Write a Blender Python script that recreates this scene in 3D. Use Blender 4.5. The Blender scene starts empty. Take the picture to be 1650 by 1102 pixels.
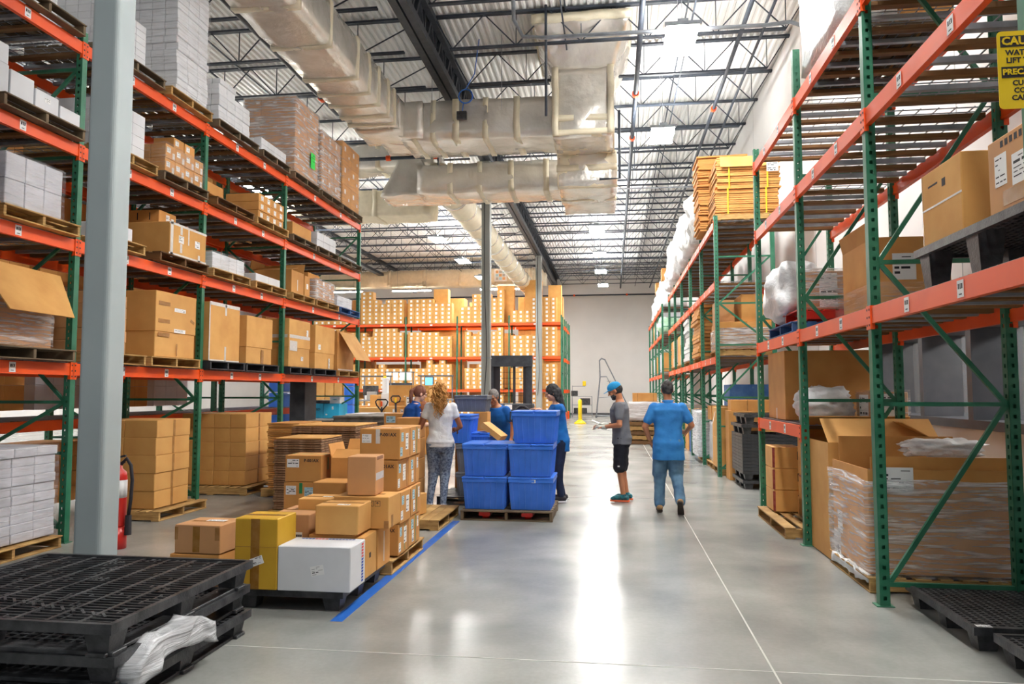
import bpy, bmesh, math, random
from mathutils import Vector, Matrix, noise, Euler
PI = math.pi
random.seed(7)
SC = bpy.context.scene
COL = SC.collection

# ---------------------------------------------------------------- camera, world, exposure
cam_d = bpy.data.cameras.new('camera'); cam = bpy.data.objects.new('camera', cam_d); COL.objects.link(cam)
cam_d.sensor_width = 36.0; cam_d.lens = 1200.0 / 1650.0 * 36.0
cam_d.clip_start = 0.05; cam_d.clip_end = 300
cam.location = (0, 0, 1.62)
cam.rotation_euler = (math.radians(90 + 3.766), 0, math.radians(7.67))
SC.camera = cam
w = bpy.data.worlds.new('world'); SC.world = w; w.use_nodes = True
w.node_tree.nodes['Background'].inputs[0].default_value = (0.90, 0.95, 1.0, 1)
w.node_tree.nodes['Background'].inputs[1].default_value = 0.2
SC.view_settings.view_transform = 'Standard'; SC.view_settings.look = 'None'
SC.view_settings.exposure = 0.66; SC.view_settings.gamma = 1.0; SC.view_settings.use_curve_mapping = False
LAMP_E = 108.0            # strength of the fluorescent fixtures

# ---------------------------------------------------------------- colour / materials
def lin(c):
    c = c / 255.0
    return c / 12.92 if c <= 0.04045 else ((c + 0.055) / 1.055) ** 2.4
def rgb(r, g, b): return (lin(r), lin(g), lin(b), 1)
def mix(a, b, t): return tuple(a[i] * (1 - t) + b[i] * t for i in range(3)) + (1,)
def mat(name, c, rough=0.6, metal=0.0, var=0.12, scale=6.0, bump=0.0, bscale=40.0, rnd=0.0, c2=None, emit=0.0, spec=0.5, wear=None, stretch=None):
    m = bpy.data.materials.new(name); m.use_nodes = True
    nt = m.node_tree; bs = nt.nodes['Principled BSDF']
    bs.inputs['Roughness'].default_value = rough; bs.inputs['Metallic'].default_value = metal
    bs.inputs['Specular IOR Level'].default_value = spec
    N = lambda t: nt.nodes.new(t); L = nt.links.new
    tc = N('ShaderNodeTexCoord'); src = tc.outputs['Object']
    if stretch:
        mp = N('ShaderNodeMapping'); mp.inputs['Scale'].default_value = stretch; L(src, mp.inputs[0]); src = mp.outputs[0]
    col = None
    if var > 0:
        nz = N('ShaderNodeTexNoise'); nz.inputs['Scale'].default_value = scale; nz.inputs['Detail'].default_value = 5; L(src, nz.inputs['Vector'])
        cr = N('ShaderNodeValToRGB')
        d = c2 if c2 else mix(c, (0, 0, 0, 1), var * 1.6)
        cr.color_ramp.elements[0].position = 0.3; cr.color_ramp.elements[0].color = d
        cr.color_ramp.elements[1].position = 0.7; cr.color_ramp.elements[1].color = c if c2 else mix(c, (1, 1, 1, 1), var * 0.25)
        L(nz.outputs[0], cr.inputs[0]); col = cr.outputs[0]
    if wear:
        wz = N('ShaderNodeTexNoise'); wz.inputs['Scale'].default_value = wear[1]; wz.inputs['Detail'].default_value = 8; wz.inputs['Roughness'].default_value = .7
        mp2 = N('ShaderNodeMapping'); mp2.inputs['Scale'].default_value = wear[3] if len(wear) > 3 else (1, 1, 1); L(tc.outputs['Object'], mp2.inputs[0]); L(mp2.outputs[0], wz.inputs['Vector'])
        r2 = N('ShaderNodeValToRGB'); r2.color_ramp.elements[0].position = wear[2]; r2.color_ramp.elements[0].color = (0, 0, 0, 1); r2.color_ramp.elements[1].position = wear[2] + .06
        L(wz.outputs[0], r2.inputs[0])
        mx = N('ShaderNodeMixRGB'); L(r2.outputs[0], mx.inputs[0])
        if col: L(col, mx.inputs[1])
        else: mx.inputs[1].default_value = c
        mx.inputs[2].default_value = wear[0]; col = mx.outputs[0]
    if rnd > 0:
        oi = N('ShaderNodeObjectInfo'); hs = N('ShaderNodeHueSaturation')
        ma = N('ShaderNodeMath'); ma.operation = 'MULTIPLY_ADD'; ma.inputs[1].default_value = rnd; ma.inputs[2].default_value = 1 - rnd / 2
        L(oi.outputs['Random'], ma.inputs[0]); L(ma.outputs[0], hs.inputs['Value'])
        if col: L(col, hs.inputs['Color'])
        else: hs.inputs['Color'].default_value = c
        col = hs.outputs[0]
    if col: L(col, bs.inputs['Base Color'])
    else: bs.inputs['Base Color'].default_value = c
    if bump > 0:
        bn = N('ShaderNodeTexNoise'); bn.inputs['Scale'].default_value = bscale; bn.inputs['Detail'].default_value = 6; L(src, bn.inputs['Vector'])
        bp = N('ShaderNodeBump'); bp.inputs['Strength'].default_value = bump; bp.inputs['Distance'].default_value = 0.02 if metal < .7 else 0.12
        L(bn.outputs[0], bp.inputs['Height']); L(bp.outputs[0], bs.inputs['Normal'])
    if emit > 0:
        bs.inputs['Emission Color'].default_value = c; bs.inputs['Emission Strength'].default_value = emit
    return m
def film_mat(name, alpha, tint=(0.9, 0.92, 0.95, 1), white=0.25):
    """stretch film: mostly see-through with crinkled glossy streaks"""
    m = bpy.data.materials.new(name); m.use_nodes = True; nt = m.node_tree; bs = nt.nodes['Principled BSDF']
    N = lambda t: nt.nodes.new(t); L = nt.links.new
    bs.inputs['Base Color'].default_value = tint; bs.inputs['Roughness'].default_value = 0.16
    tc = N('ShaderNodeTexCoord'); mp = N('ShaderNodeMapping'); mp.inputs['Scale'].default_value = (1.6, 1.6, 20); mp.inputs['Rotation'].default_value = (.25, .3, 0); L(tc.outputs['Object'], mp.inputs[0])
    nz = N('ShaderNodeTexNoise'); nz.inputs['Scale'].default_value = 1.7; nz.inputs['Detail'].default_value = 5; nz.inputs['Roughness'].default_value = .6; nz.inputs['Distortion'].default_value = .5; L(mp.outputs[0], nz.inputs['Vector'])
    cr = N('ShaderNodeMapRange'); cr.inputs[1].default_value = .46; cr.inputs[2].default_value = .7; cr.inputs[3].default_value = alpha; cr.inputs[4].default_value = min(1, alpha + white)
    L(nz.outputs[0], cr.inputs[0]); L(cr.outputs[0], bs.inputs['Alpha'])
    bp = N('ShaderNodeBump'); bp.inputs['Strength'].default_value = .9; bp.inputs['Distance'].default_value = .03; L(nz.outputs[0], bp.inputs['Height']); L(bp.outputs[0], bs.inputs['Normal'])
    return m
M = {}
M['kraft'] = mat('kraft cardboard', rgb(214, 156, 86), .75, var=.10, scale=3, rnd=.18, c2=rgb(196, 136, 70))
M['kraft_gold'] = mat('golden kraft cardboard', rgb(222, 170, 98), .75, var=.10, scale=3, rnd=.1, c2=rgb(206, 150, 80))
M['kraft_pink'] = mat('pale kraft cardboard', rgb(208, 154, 100), .75, var=.1, scale=3, rnd=.1, c2=rgb(190, 140, 96))
M['yellow_card'] = mat('mustard cardboard', rgb(214, 170, 48), .6, var=.1, scale=3, c2=rgb(196, 150, 34))
M['edge'] = mat('shaded cardboard', rgb(150, 104, 60), .9, var=.3, scale=20)  # darkened kraft, carries the shade painted onto the flattened-box piles
M['card_in'] = mat('cardboard inside', rgb(186, 140, 88), .85, var=.15, scale=3)
M['whitebox'] = mat('white carton', rgb(226, 228, 232), .6, var=.05, scale=4, rnd=.08)
M['greybox'] = mat('white carton in film', rgb(205, 205, 212), .45, var=.08, scale=4, rnd=.12)
M['tape'] = mat('brown packing tape', rgb(176, 124, 66), .25, var=.15, scale=12)
M['tape_dark'] = mat('dark packing tape', rgb(160, 110, 34), .25, var=.15, scale=12)
M['cleartape'] = mat('white packing tape', rgb(225, 220, 215), .3, var=.1, scale=20, wear=(rgb(205, 60, 60), 16, .62))
M['greentape'] = mat('green tape', rgb(20, 140, 78), .35, var=.1)
M['redtape'] = mat('red tape', rgb(150, 44, 36), .4, var=.2, scale=20)
M['paper'] = mat('paper label', rgb(240, 240, 240), .7, var=0)
M['bluepaper'] = mat('pale blue label', rgb(166, 206, 222), .7, var=0)
M['greenpaper'] = mat('neon green label', rgb(60, 225, 90), .6, var=0)
M['ink'] = mat('ink', rgb(40, 38, 44), .7, var=0)
M['ink_blue'] = mat('blue ink', rgb(60, 90, 190), .7, var=0)
M['ink_red'] = mat('red ink', rgb(235, 80, 80), .7, var=0)
M['wood'] = mat('pallet wood', rgb(196, 158, 98), .8, var=.25, scale=3, rnd=.3, c2=rgb(150, 112, 62), stretch=(2, 2, 12), bump=.2)
M['wood_grey'] = mat('weathered pallet wood', rgb(122, 104, 80), .85, var=.25, scale=3, rnd=.3, c2=rgb(84, 70, 54), bump=.2)
M['wood_dark'] = mat('dark deck timber', rgb(132, 94, 52), .8, var=.3, scale=2, rnd=.35, c2=rgb(92, 62, 34), stretch=(1, 8, 8))
M['bluepal'] = mat('blue painted pallet wood', rgb(24, 92, 160), .7, var=.2, scale=5, bump=.2, wear=(rgb(90, 120, 150), 10, .62))
M['orange'] = mat('orange beam paint', rgb(244, 88, 12), .45, var=.12, scale=3, c2=rgb(234, 78, 10), wear=(rgb(232, 140, 96), 5, .69, (6, .6, 6)))
M['green'] = mat('green upright paint', rgb(14, 112, 78), .45, var=.15, scale=5, wear=(rgb(110, 140, 120), 14, .72))
M['galv'] = mat('galvanised steel', rgb(150, 156, 164), .4, metal=.5, var=.15, scale=8)
M['wire'] = mat('zinc wire', rgb(140, 142, 148), .4, metal=.6, var=0)
M['black'] = mat('black plastic', rgb(34, 36, 42), .42, var=.25, scale=9, bump=.15, bscale=60, wear=(rgb(78, 80, 86), 7, .66))
M['blacksteel'] = mat('dark painted steel', rgb(30, 36, 46), .5, var=.1)
M['joist'] = mat('joist paint', rgb(38, 48, 62), .55, var=.1)
M['blue'] = mat('blue tote plastic', rgb(52, 124, 236), .35, var=.1, scale=5, rnd=.05, wear=(rgb(90, 140, 225), 18, .68))
M['greytote'] = mat('grey tote plastic', rgb(112, 116, 124), .45, var=.1, scale=5)
M['colshaded'] = mat('shaded column paint', rgb(142, 144, 140), .6, var=.05, scale=2)  # far columns: their dimmer light is painted in as a darker grey
M['colpaint'] = mat('column paint', rgb(172, 184, 186), .55, var=.05, scale=2)
M['wall'] = mat('painted wall', rgb(228, 226, 224), .8, var=.04, scale=.8)
M['deck'] = mat('roof deck paint', rgb(232, 232, 230), .5, var=.06, scale=1.5)
M['tapeblue'] = mat('blue floor tape', rgb(20, 100, 195), .4, var=.1)
M['red'] = mat('red enamel', rgb(215, 38, 28), .3, var=.05)
M['orangep'] = mat('orange plastic', rgb(250, 90, 25), .35, var=.05)
M['yellow'] = mat('yellow paint', rgb(250, 215, 20), .4, var=.05)
M['white'] = mat('white plastic', rgb(236, 238, 240), .45, var=.03)
M['bag'] = mat('white plastic sheeting', rgb(236, 238, 240), .35, var=.06, scale=6, bump=.8, bscale=14)
M['greenbag'] = mat('pale green film', rgb(180, 222, 190), .35, var=.1, scale=6, bump=.8, bscale=14)
M['foil'] = mat('foil insulation', rgb(242, 236, 226), .24, metal=.6, var=.12, scale=2.5, bump=1.0, bscale=5.5)
M['foiltape'] = mat('cream duct tape', rgb(226, 216, 190), .55, var=.08, scale=6, bump=.3, bscale=10)
M['cyan'] = mat('cyan carton', rgb(30, 178, 222), .5, var=.05)
M['darkframe'] = mat('window frame', rgb(74, 76, 84), .4, var=.05)
M['roomwall'] = mat('office wall', rgb(170, 172, 172), .8, var=.05)
M['screen'] = mat('lit screen', rgb(120, 200, 255), .4, var=.6, scale=8, emit=1.0, c2=rgb(20, 90, 200))
M['greysheet'] = mat('grey sheets', rgb(128, 122, 112), .7, var=.3, scale=9, rnd=.3)
M['film'] = film_mat('stretch film', .06, white=.25)
M['film_heavy'] = film_mat('heavy stretch film', .2, white=.6)
glass = bpy.data.materials.new('window glass'); glass.use_nodes = True
_b = glass.node_tree.nodes['Principled BSDF']; _b.inputs['Base Color'].default_value = (.75, .8, .82, 1); _b.inputs['Roughness'].default_value = .03; _b.inputs['Alpha'].default_value = .22
M['glass'] = glass
def floor_mat():
    m = bpy.data.materials.new('polished concrete'); m.use_nodes = True; nt = m.node_tree; bs = nt.nodes['Principled BSDF']
    N = lambda t: nt.nodes.new(t); L = nt.links.new
    tc = N('ShaderNodeTexCoord')
    a = N('ShaderNodeTexNoise'); a.inputs['Scale'].default_value = .9; a.inputs['Detail'].default_value = 6; a.inputs['Roughness'].default_value = .5; a.inputs['Distortion'].default_value = .25; L(tc.outputs['Object'], a.inputs['Vector'])
    r = N('ShaderNodeValToRGB'); e = r.color_ramp.elements; e[0].position = .25; e[0].color = rgb(124, 127, 126); e[1].position = .75; e[1].color = rgb(182, 182, 176)
    L(a.outputs[0], r.inputs[0])
    b = N('ShaderNodeTexNoise'); b.inputs['Scale'].default_value = 30; b.inputs['Detail'].default_value = 4; L(tc.outputs['Object'], b.inputs['Vector'])
    mx = N('ShaderNodeMixRGB'); mx.blend_type = 'MULTIPLY'; mx.inputs[0].default_value = .18; L(r.outputs[0], mx.inputs[1]); L(b.outputs[0], mx.inputs[2])
    L(mx.outputs[0], bs.inputs['Base Color'])
    mr = N('ShaderNodeMapRange'); mr.inputs[3].default_value = .2; mr.inputs[4].default_value = .3; L(a.outputs[0], mr.inputs[0]); L(mr.outputs[0], bs.inputs['Roughness'])
    bs.inputs['Specular IOR Level'].default_value = .7
    bp = N('ShaderNodeBump'); bp.inputs['Strength'].default_value = .08; bp.inputs['Distance'].default_value = .01; L(b.outputs[0], bp.inputs['Height']); L(bp.outputs[0], bs.inputs['Normal'])
    return m
M['floor'] = floor_mat()
def fabric(name, c, c2=None, scale=7, bump=.5): return mat(name, c, .85, var=.15, scale=scale, bump=bump, bscale=9, c2=c2)

# ---------------------------------------------------------------- mesh builder
class MB:
    def __init__(s): s.v = []; s.f = []; s.mi = []
    def quad(s, a, b, c, d, mi=0):
        n = len(s.v); s.v += [tuple(a), tuple(b), tuple(c), tuple(d)]; s.f.append((n, n+1, n+2, n+3)); s.mi.append(mi)
    def poly(s, pts, faces, mi=0):
        n = len(s.v); s.v += [tuple(p) for p in pts]
        for f in faces: s.f.append(tuple(i + n for i in f)); s.mi.append(mi)
    def box(s, x0, x1, y0, y1, z0, z1, mi=0, taper=0):
        t = taper
        s.poly([(x0+t, y0+t, z0), (x1-t, y0+t, z0), (x1-t, y1-t, z0), (x0+t, y1-t, z0), (x0, y0, z1), (x1, y0, z1), (x1, y1, z1), (x0, y1, z1)],
               [(0, 3, 2, 1), (4, 5, 6, 7), (0, 1, 5, 4), (1, 2, 6, 5), (2, 3, 7, 6), (3, 0, 4, 7)], mi)
    def cbox(s, x0, x1, y0, y1, z0, z1, b=.006, mi=0):
        """box with chamfered edges"""
        n = len(s.v); P = {}
        for i, x in enumerate((x0, x1)):
            for j, y in enumerate((y0, y1)):
                for k, z in enumerate((z0, z1)):
                    sx, sy, sz = (1 - 2*i)*b, (1 - 2*j)*b, (1 - 2*k)*b
                    for a, p in enumerate(((x, y+sy, z+sz), (x+sx, y, z+sz), (x+sx, y+sy, z))):
                        P[i, j, k, a] = len(s.v); s.v.append(p)
        F = []
        for i in (0, 1):
            F.append([P[i, 0, 0, 0], P[i, 1, 0, 0], P[i, 1, 1, 0], P[i, 0, 1, 0]][::(1 if i else -1)])
            F.append([P[0, i, 0, 1], P[1, i, 0, 1], P[1, i, 1, 1], P[0, i, 1, 1]][::(-1 if i else 1)])
            F.append([P[0, 0, i, 2], P[1, 0, i, 2], P[1, 1, i, 2], P[0, 1, i, 2]][::(1 if i else -1)])
        for i in (0, 1):
            for j in (0, 1):
                F.append([P[i, j, 0, 0], P[i, j, 1, 0], P[i, j, 1, 1], P[i, j, 0, 1]][::(1 if (i != j) else -1)])
                F.append([P[i, 0, j, 0], P[i, 1, j, 0], P[i, 1, j, 2], P[i, 0, j, 2]][::(-1 if (i != j) else 1)])
                F.append([P[0, i, j, 1], P[1, i, j, 1], P[1, i, j, 2], P[0, i, j, 2]][::(1 if (i != j) else -1)])
                for k in (0, 1):
                    F.append([P[i, j, k, 0], P[i, j, k, 1], P[i, j, k, 2]][::(1 if (i + j + k) % 2 else -1)])
        for f in F: s.f.append(tuple(f)); s.mi.append(mi)
    def bar(s, p, q, w=.03, h=.03, mi=0, up=(0, 0, 1)):
        p = Vector(p); q = Vector(q); d = (q - p).normalized(); u = Vector(up)
        if abs(d.dot(u)) > .98: u = Vector((0, 1, 0))
        r = d.cross(u).normalized(); u = r.cross(d)
        A = [p + r*a*w/2 + u*b*h/2 for a, b in ((-1, -1), (1, -1), (1, 1), (-1, 1))]; B = [a + (q - p) for a in A]
        s.poly(A + B, [(0, 1, 2, 3), (7, 6, 5, 4), (0, 4, 5, 1), (1, 5, 6, 2), (2, 6, 7, 3), (3, 7, 4, 0)], mi)
    def tube(s, pts, r, n=8, mi=0, cap=True, sq=None):
        """tube through points; r number or list; sq=(axis vectors scale) unused"""
        pts = [Vector(p) for p in pts]; R = r if isinstance(r, (list, tuple)) else [r] * len(pts)
        base = len(s.v); u = None
        for i, p in enumerate(pts):
            d = (pts[min(i+1, len(pts)-1)] - pts[max(i-1, 0)]).normalized()
            if u is None: u = d.orthogonal().normalized()
            else: u = (u - d * u.dot(d)).normalized()
            v = d.cross(u)
            for k in range(n):
                a = 2*PI*k/n; s.v.append(tuple(p + (u*math.cos(a) + v*math.sin(a)) * R[i]))
        for i in range(len(pts)-1):
            for k in range(n):
                a = base + i*n + k; b = base + i*n + (k+1) % n
                s.f.append((a, b, b+n, a+n)); s.mi.append(mi)
        if cap:
            s.f.append(tuple(base + k for k in range(n))[::-1]); s.mi.append(mi)
            s.f.append(tuple(base + (len(pts)-1)*n + k for k in range(n))); s.mi.append(mi)
    def rings(s, rings, mi=0, cap=True):
        """loft: each ring a list of n points"""
        base = len(s.v); n = len(rings[0])
        for r in rings: s.v += [tuple(p) for p in r]
        for i in range(len(rings)-1):
            for k in range(n):
                a = base + i*n + k; b = base + i*n + (k+1) % n
                s.f.append((a, b, b+n, a+n)); s.mi.append(mi)
        if cap:
            s.f.append(tuple(base + k for k in range(n))[::-1]); s.mi.append(mi)
            s.f.append(tuple(base + (len(rings)-1)*n + k for k in range(n))); s.mi.append(mi)
    def mesh(s, name, mats, smooth=False):
        me = bpy.data.meshes.new(name); me.from_pydata(s.v, [], s.f)
        for m in (mats if isinstance(mats, (list, tuple)) else [mats]): me.materials.append(M[m] if isinstance(m, str) else m)
        if any(s.mi): me.polygons.foreach_set('material_index', s.mi)
        if smooth: me.polygons.foreach_set('use_smooth', [True]*len(s.f))
        return me
    def build(s, name, mats, parent=None, smooth=False, loc=None, rz=0):
        return obj(name, s.mesh(name, mats, smooth), parent, loc, rz)
def obj(name, me, parent=None, loc=None, rz=0):
    o = bpy.data.objects.new(name, me); COL.objects.link(o)
    if parent is not None: o.parent = parent
    if loc is not None: o.location = loc
    if rz: o.rotation_euler = (0, 0, rz)
    return o
LONG = []
def tag(o, label, cat, group=None):
    if len(label.replace(',', ' ').split()) > 16: LONG.append(label)
    o['label'] = label; o['category'] = cat
    if group: o['group'] = group
    return o
def empty(name, label, cat, loc=(0, 0, 0), rz=0, group=None):
    o = bpy.data.objects.new(name, None); COL.objects.link(o); o.location = loc; o.rotation_euler = (0, 0, rz)
    o.empty_display_size = .1
    return tag(o, label, cat, group)
def struct(o): o['kind'] = 'structure'; return o
def stuff(o): o['kind'] = 'stuff'; return o
CACHE = {}
def cached(key, fn):
    if key not in CACHE: CACHE[key] = fn()
    return CACHE[key]
def boxmesh(nm, sx, sy, sz, mats, b=.006):
    """chamfered box standing on z=0, centred in x,y"""
    def f():
        m = MB(); m.cbox(-sx/2, sx/2, -sy/2, sy/2, 0, sz, min(b, sx*.2, sy*.2, sz*.2)); return m.mesh(nm, mats)
    return cached((nm, round(sx, 3), round(sy, 3), round(sz, 3), str(mats)), f)
def noisy_box(x0, x1, y0, y1, z0, z1, step, amp, freq=2.0, seed=0, bulge=0.0):
    """closed box of small quads with crumpled faces"""
    m = MB(); idx = {}
    nx, ny, nz = [max(1, round(d/step)) for d in (x1-x0, y1-y0, z1-z0)]
    def V(i, j, k):
        if (i, j, k) not in idx:
            p = Vector((x0+(x1-x0)*i/nx, y0+(y1-y0)*j/ny, z0+(z1-z0)*k/nz))
            q = noise.noise_vector(p*freq + Vector((seed*3.1, seed*1.7, seed))) * amp
            a, b, c = i/nx, j/ny, k/nz
            q2 = Vector(((1 if i == nx else -1 if i == 0 else 0)*math.sin(PI*b)*math.sin(PI*c), (1 if j == ny else -1 if j == 0 else 0)*math.sin(PI*a)*math.sin(PI*c), (1 if k == nz else -1 if k == 0 else 0)*math.sin(PI*a)*math.sin(PI*b)))*bulge
            idx[i, j, k] = len(m.v); m.v.append(tuple(p + q + q2))
        return idx[i, j, k]
    for j in range(ny):
        for k in range(nz):
            m.f.append((V(0, j, k), V(0, j, k+1), V(0, j+1, k+1), V(0, j+1, k))); m.f.append((V(nx, j, k), V(nx, j+1, k), V(nx, j+1, k+1), V(nx, j, k+1)))
    for i in range(nx):
        for k in range(nz):
            m.f.append((V(i, 0, k), V(i+1, 0, k), V(i+1, 0, k+1), V(i, 0, k+1))); m.f.append((V(i, ny, k), V(i, ny, k+1), V(i+1, ny, k+1), V(i+1, ny, k)))
    for i in range(nx):
        for j in range(ny):
            m.f.append((V(i, j, 0), V(i, j+1, 0), V(i+1, j+1, 0), V(i+1, j, 0))); m.f.append((V(i, j, nz), V(i+1, j, nz), V(i+1, j+1, nz), V(i, j+1, nz)))
    m.mi = [0]*len(m.f)
    return m
def lump_mesh(name, rx, ry, rz, m, seed=0, amp=.25, freq=2.5, sub=4, square=.6):
    bm = bmesh.new(); bmesh.ops.create_icosphere(bm, subdivisions=sub, radius=1)
    for v in bm.verts:
        p = v.co.copy(); mx = max(abs(p.x), abs(p.y), abs(p.z)); q = p.lerp(p/mx, square)
        k = 1 + amp * noise.fractal(p*freq + Vector((seed*7.3, 0, seed)), 1, 2, 4)
        v.co = Vector((q.x*rx*k, q.y*ry*k, q.z*rz*k))
    me = bpy.data.meshes.new(name); bm.to_mesh(me); bm.free()
    me.materials.append(M[m]); me.polygons.foreach_set('use_smooth', [True]*len(me.polygons))
    return me
def text_mesh(s, size, m, bold=.0, extr=.0006, align='CENTER'):
    def f():
        cu = bpy.data.curves.new('printed_text', 'FONT'); cu.body = s; cu.size = size; cu.extrude = extr; cu.offset = bold
        cu.align_x = align; cu.align_y = 'CENTER'; cu.resolution_u = 2; cu.space_line = .95
        o = bpy.data.objects.new('tmp', cu); COL.objects.link(o); bpy.context.view_layer.update()
        me = bpy.data.meshes.new_from_object(o.evaluated_get(bpy.context.evaluated_depsgraph_get()))
        bpy.data.objects.remove(o); me.materials.clear(); me.materials.append(M[m]); me.name = 'printed_text'
        return me
    return cached(('txt', s, round(size, 4), m, bold), f)
FACE = {'-y': Matrix(((1, 0, 0), (0, 0, -1), (0, 1, 0))), '+y': Matrix(((-1, 0, 0), (0, 0, 1), (0, 1, 0))),
        '+x': Matrix(((0, 0, 1), (1, 0, 0), (0, 1, 0))), '-x': Matrix(((0, 0, -1), (-1, 0, 0), (0, 1, 0))),
        '+z': Matrix(((1, 0, 0), (0, 1, 0), (0, 0, 1)))}
# every matrix: columns = (right, up, normal) of the face seen from outside
def label_mesh(w, h, mm='paper', seed=0, ink='ink'):
    def f():
        r = random.Random(seed*13 + int(w*997) + int(h*3331)); m = MB(); m.box(-w/2, w/2, -h/2, h/2, 0, .0012, 0)
        y = h/2 - h*.14
        while y > -h/2 + h*.12:
            hh = h*r.choice((.03, .04, .09)); x = -w/2 + w*.08
            while x < w/2 - w*.2:
                ww = min(w*r.uniform(.1, .4), w/2 - w*.08 - x)
                if r.random() < .6: m.box(x, x+ww, y-hh/2, y+hh/2, .0012, .0016, 1)
                x += ww + w*.08
            y -= h*r.uniform(.13, .22)
        return m.mesh('shipping_label', [mm, ink])
    return cached(('lab', round(w, 3), round(h, 3), mm, seed % 5, ink), f)
def decal(parent, size, face, u, v, w_, h_, kind, rot=0, seed=0):
    """thin sheet stuck on a face of a box standing on z=0, centred in x,y; u,v are fractions (-.5...5) of the face"""
    sx, sy, sz = size; A = FACE[face]
    fw, fh = (sx, sz) if face in ('-y', '+y') else (sy, sz) if face in ('-x', '+x') else (sx, sy)
    off = sy/2 if face in ('-y', '+y') else sx/2 if face in ('-x', '+x') else sz/2
    c = Vector((0, 0, sz/2)) + A @ Vector((u*fw, v*fh, off))
    if kind.startswith('text:'):
        me = text_mesh(kind[5:], h_, 'ink', .0012); nm = 'printed_text'; c += A @ Vector((0, 0, .0008))
    elif kind in ('label', 'bluelabel', 'greenlabel'):
        me = label_mesh(w_, h_, {'label': 'paper', 'bluelabel': 'bluepaper', 'greenlabel': 'greenpaper'}[kind], seed); nm = 'shipping_label'
    else:
        mm = {'tape': 'tape', 'dark': 'tape_dark', 'clear': 'cleartape', 'green': 'greentape', 'red': 'redtape', 'ink': 'ink'}[kind]
        def f():
            m = MB(); m.box(-w_/2, w_/2, -h_/2, h_/2, -.0002, .0009); return m.mesh('packing_tape', mm)
        me = cached(('tp', round(w_, 3), round(h_, 3), mm), f); nm = 'printed_mark' if kind == 'ink' else 'packing_tape'
    o = obj(nm, me, parent)
    R = A.to_4x4() @ Matrix.Rotation(rot, 4, 'Z'); o.matrix_local = Matrix.Translation(c) @ R
    return o
def carton(x0, x1, y0, y1, z0, z1, m, label, decals=(), rz=0, group=None, name='cardboard_box', lid=0, cat='box'):
    sx, sy, sz = x1-x0, y1-y0, z1-z0
    o = obj(name, boxmesh(name, sx, sy, sz, m), None, ((x0+x1)/2, (y0+y1)/2, z0), rz)
    tag(o, label, cat, group)
    for i, d in enumerate(decals): decal(o, (sx + (.024 if lid and d[0] != '+z' else 0), sy + (.024 if lid and d[0] != '+z' else 0), sz), *d[:6], rot=d[6] if len(d) > 6 else 0, seed=i + int(abs(x0)*7 + y0*3))
    if lid:
        me = boxmesh('box_lid', sx+.02, sy+.02, sz*lid, m); obj('box_lid', me, o, (0, 0, sz*(1-lid) + .004))
    return o
POS = 'first second third fourth fifth sixth seventh eighth ninth tenth eleventh twelfth thirteenth fourteenth fifteenth sixteenth seventeenth eighteenth nineteenth twentieth twenty-first twenty-second twenty-third twenty-fourth twenty-fifth twenty-sixth twenty-seventh twenty-eighth'.split()
ORD = ['bottom'] + POS[1:]
def stack(x0, x1, y0, y1, z0, z1, nx, ny, nz, m, desc, where, jit=.006, decals=(), side=1, name='cardboard_box', brick=False, drop=None, joined=False):
    """pallet load of single cartons, only the outer shell; side=+1 when the aisle face is +x, -1 when it is -x"""
    sx, sy, sz = (x1-x0)/nx, (y1-y0)/ny, (z1-z0)/nz; r = random.Random(int(x0*100+y0*37+z0*11))
    if joined:
        mb = MB(); bulk(x0, x1, y0, y1, z0, z1, nx, ny, nz, mb); return stuff(tag(mb.build('carton_stack', m), f"{desc}s stacked {where}", 'boxes'))
    grp = desc + 's ' + where
    if name == 'cardboard_box' and m in ('whitebox', 'greybox'): name = 'white_carton'
    for k in range(nz):
        dx, dy = r.uniform(-jit, jit), r.uniform(-jit, jit)
        for i in range(nx):
            for j in range(ny):
                aisle = (i == nx-1) if side > 0 else (i == 0)
                if not (aisle or j == 0 or (k == nz-1 and z1 < 1.8)): continue
                if drop and drop(i, j, k): continue
                sh = (.5*sy if (brick and k % 2 and j > 0) else 0)
                o = obj(name, boxmesh(name, sx-.005, sy-.005, sz-.0015, m), None,
                        (x0+sx*(i+.5)+dx+r.uniform(-jit, jit)*.3, y0+sy*(j+.5)+dy, z0+sz*k), r.uniform(-jit, jit)*.5)
                fr = (nx-1-i) if side > 0 else i
                lay = 'top' if k == nz-1 and nz > 1 else ORD[min(k, 17)]
                lab = f"{desc}, {lay} layer, {POS[fr]} in, {POS[j]} along, {where}"
                tag(o, lab, 'box', grp)
                if aisle or j == 0:
                    for q, d in enumerate(decals):
                        if (d[0] in ('+x', '-x') and aisle) or (d[0] == '-y' and j == 0) or (d[0] == '+z' and k == nz-1):
                            decal(o, (sx-.005, sy-.005, sz-.0015), *d[:6], rot=d[6] if len(d) > 6 else 0, seed=q)
def bulk(x0, x1, y0, y1, z0, z1, nx, ny, nz, MBx, mi=0):
    sx, sy, sz = (x1-x0)/nx, (y1-y0)/ny, (z1-z0)/nz
    for k in range(nz):
        for i in range(nx):
            for j in range(ny): MBx.box(x0+sx*i+.003, x0+sx*(i+1)-.003, y0+sy*j+.003, y0+sy*(j+1)-.003, z0+sz*k, z0+sz*(k+1)-.004, mi)
def wrap(x0, x1, y0, y1, z0, z1, label, m='film', amp=.012, step=.09, name='stretch_wrap'):
    o = noisy_box(x0-.016, x1+.016, y0-.016, y1+.016, z0+.004, z1+.012, step, amp, 5, seed=int(y0*7)).build(name, m, smooth=True)
    return tag(o, label, 'plastic wrap')
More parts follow.
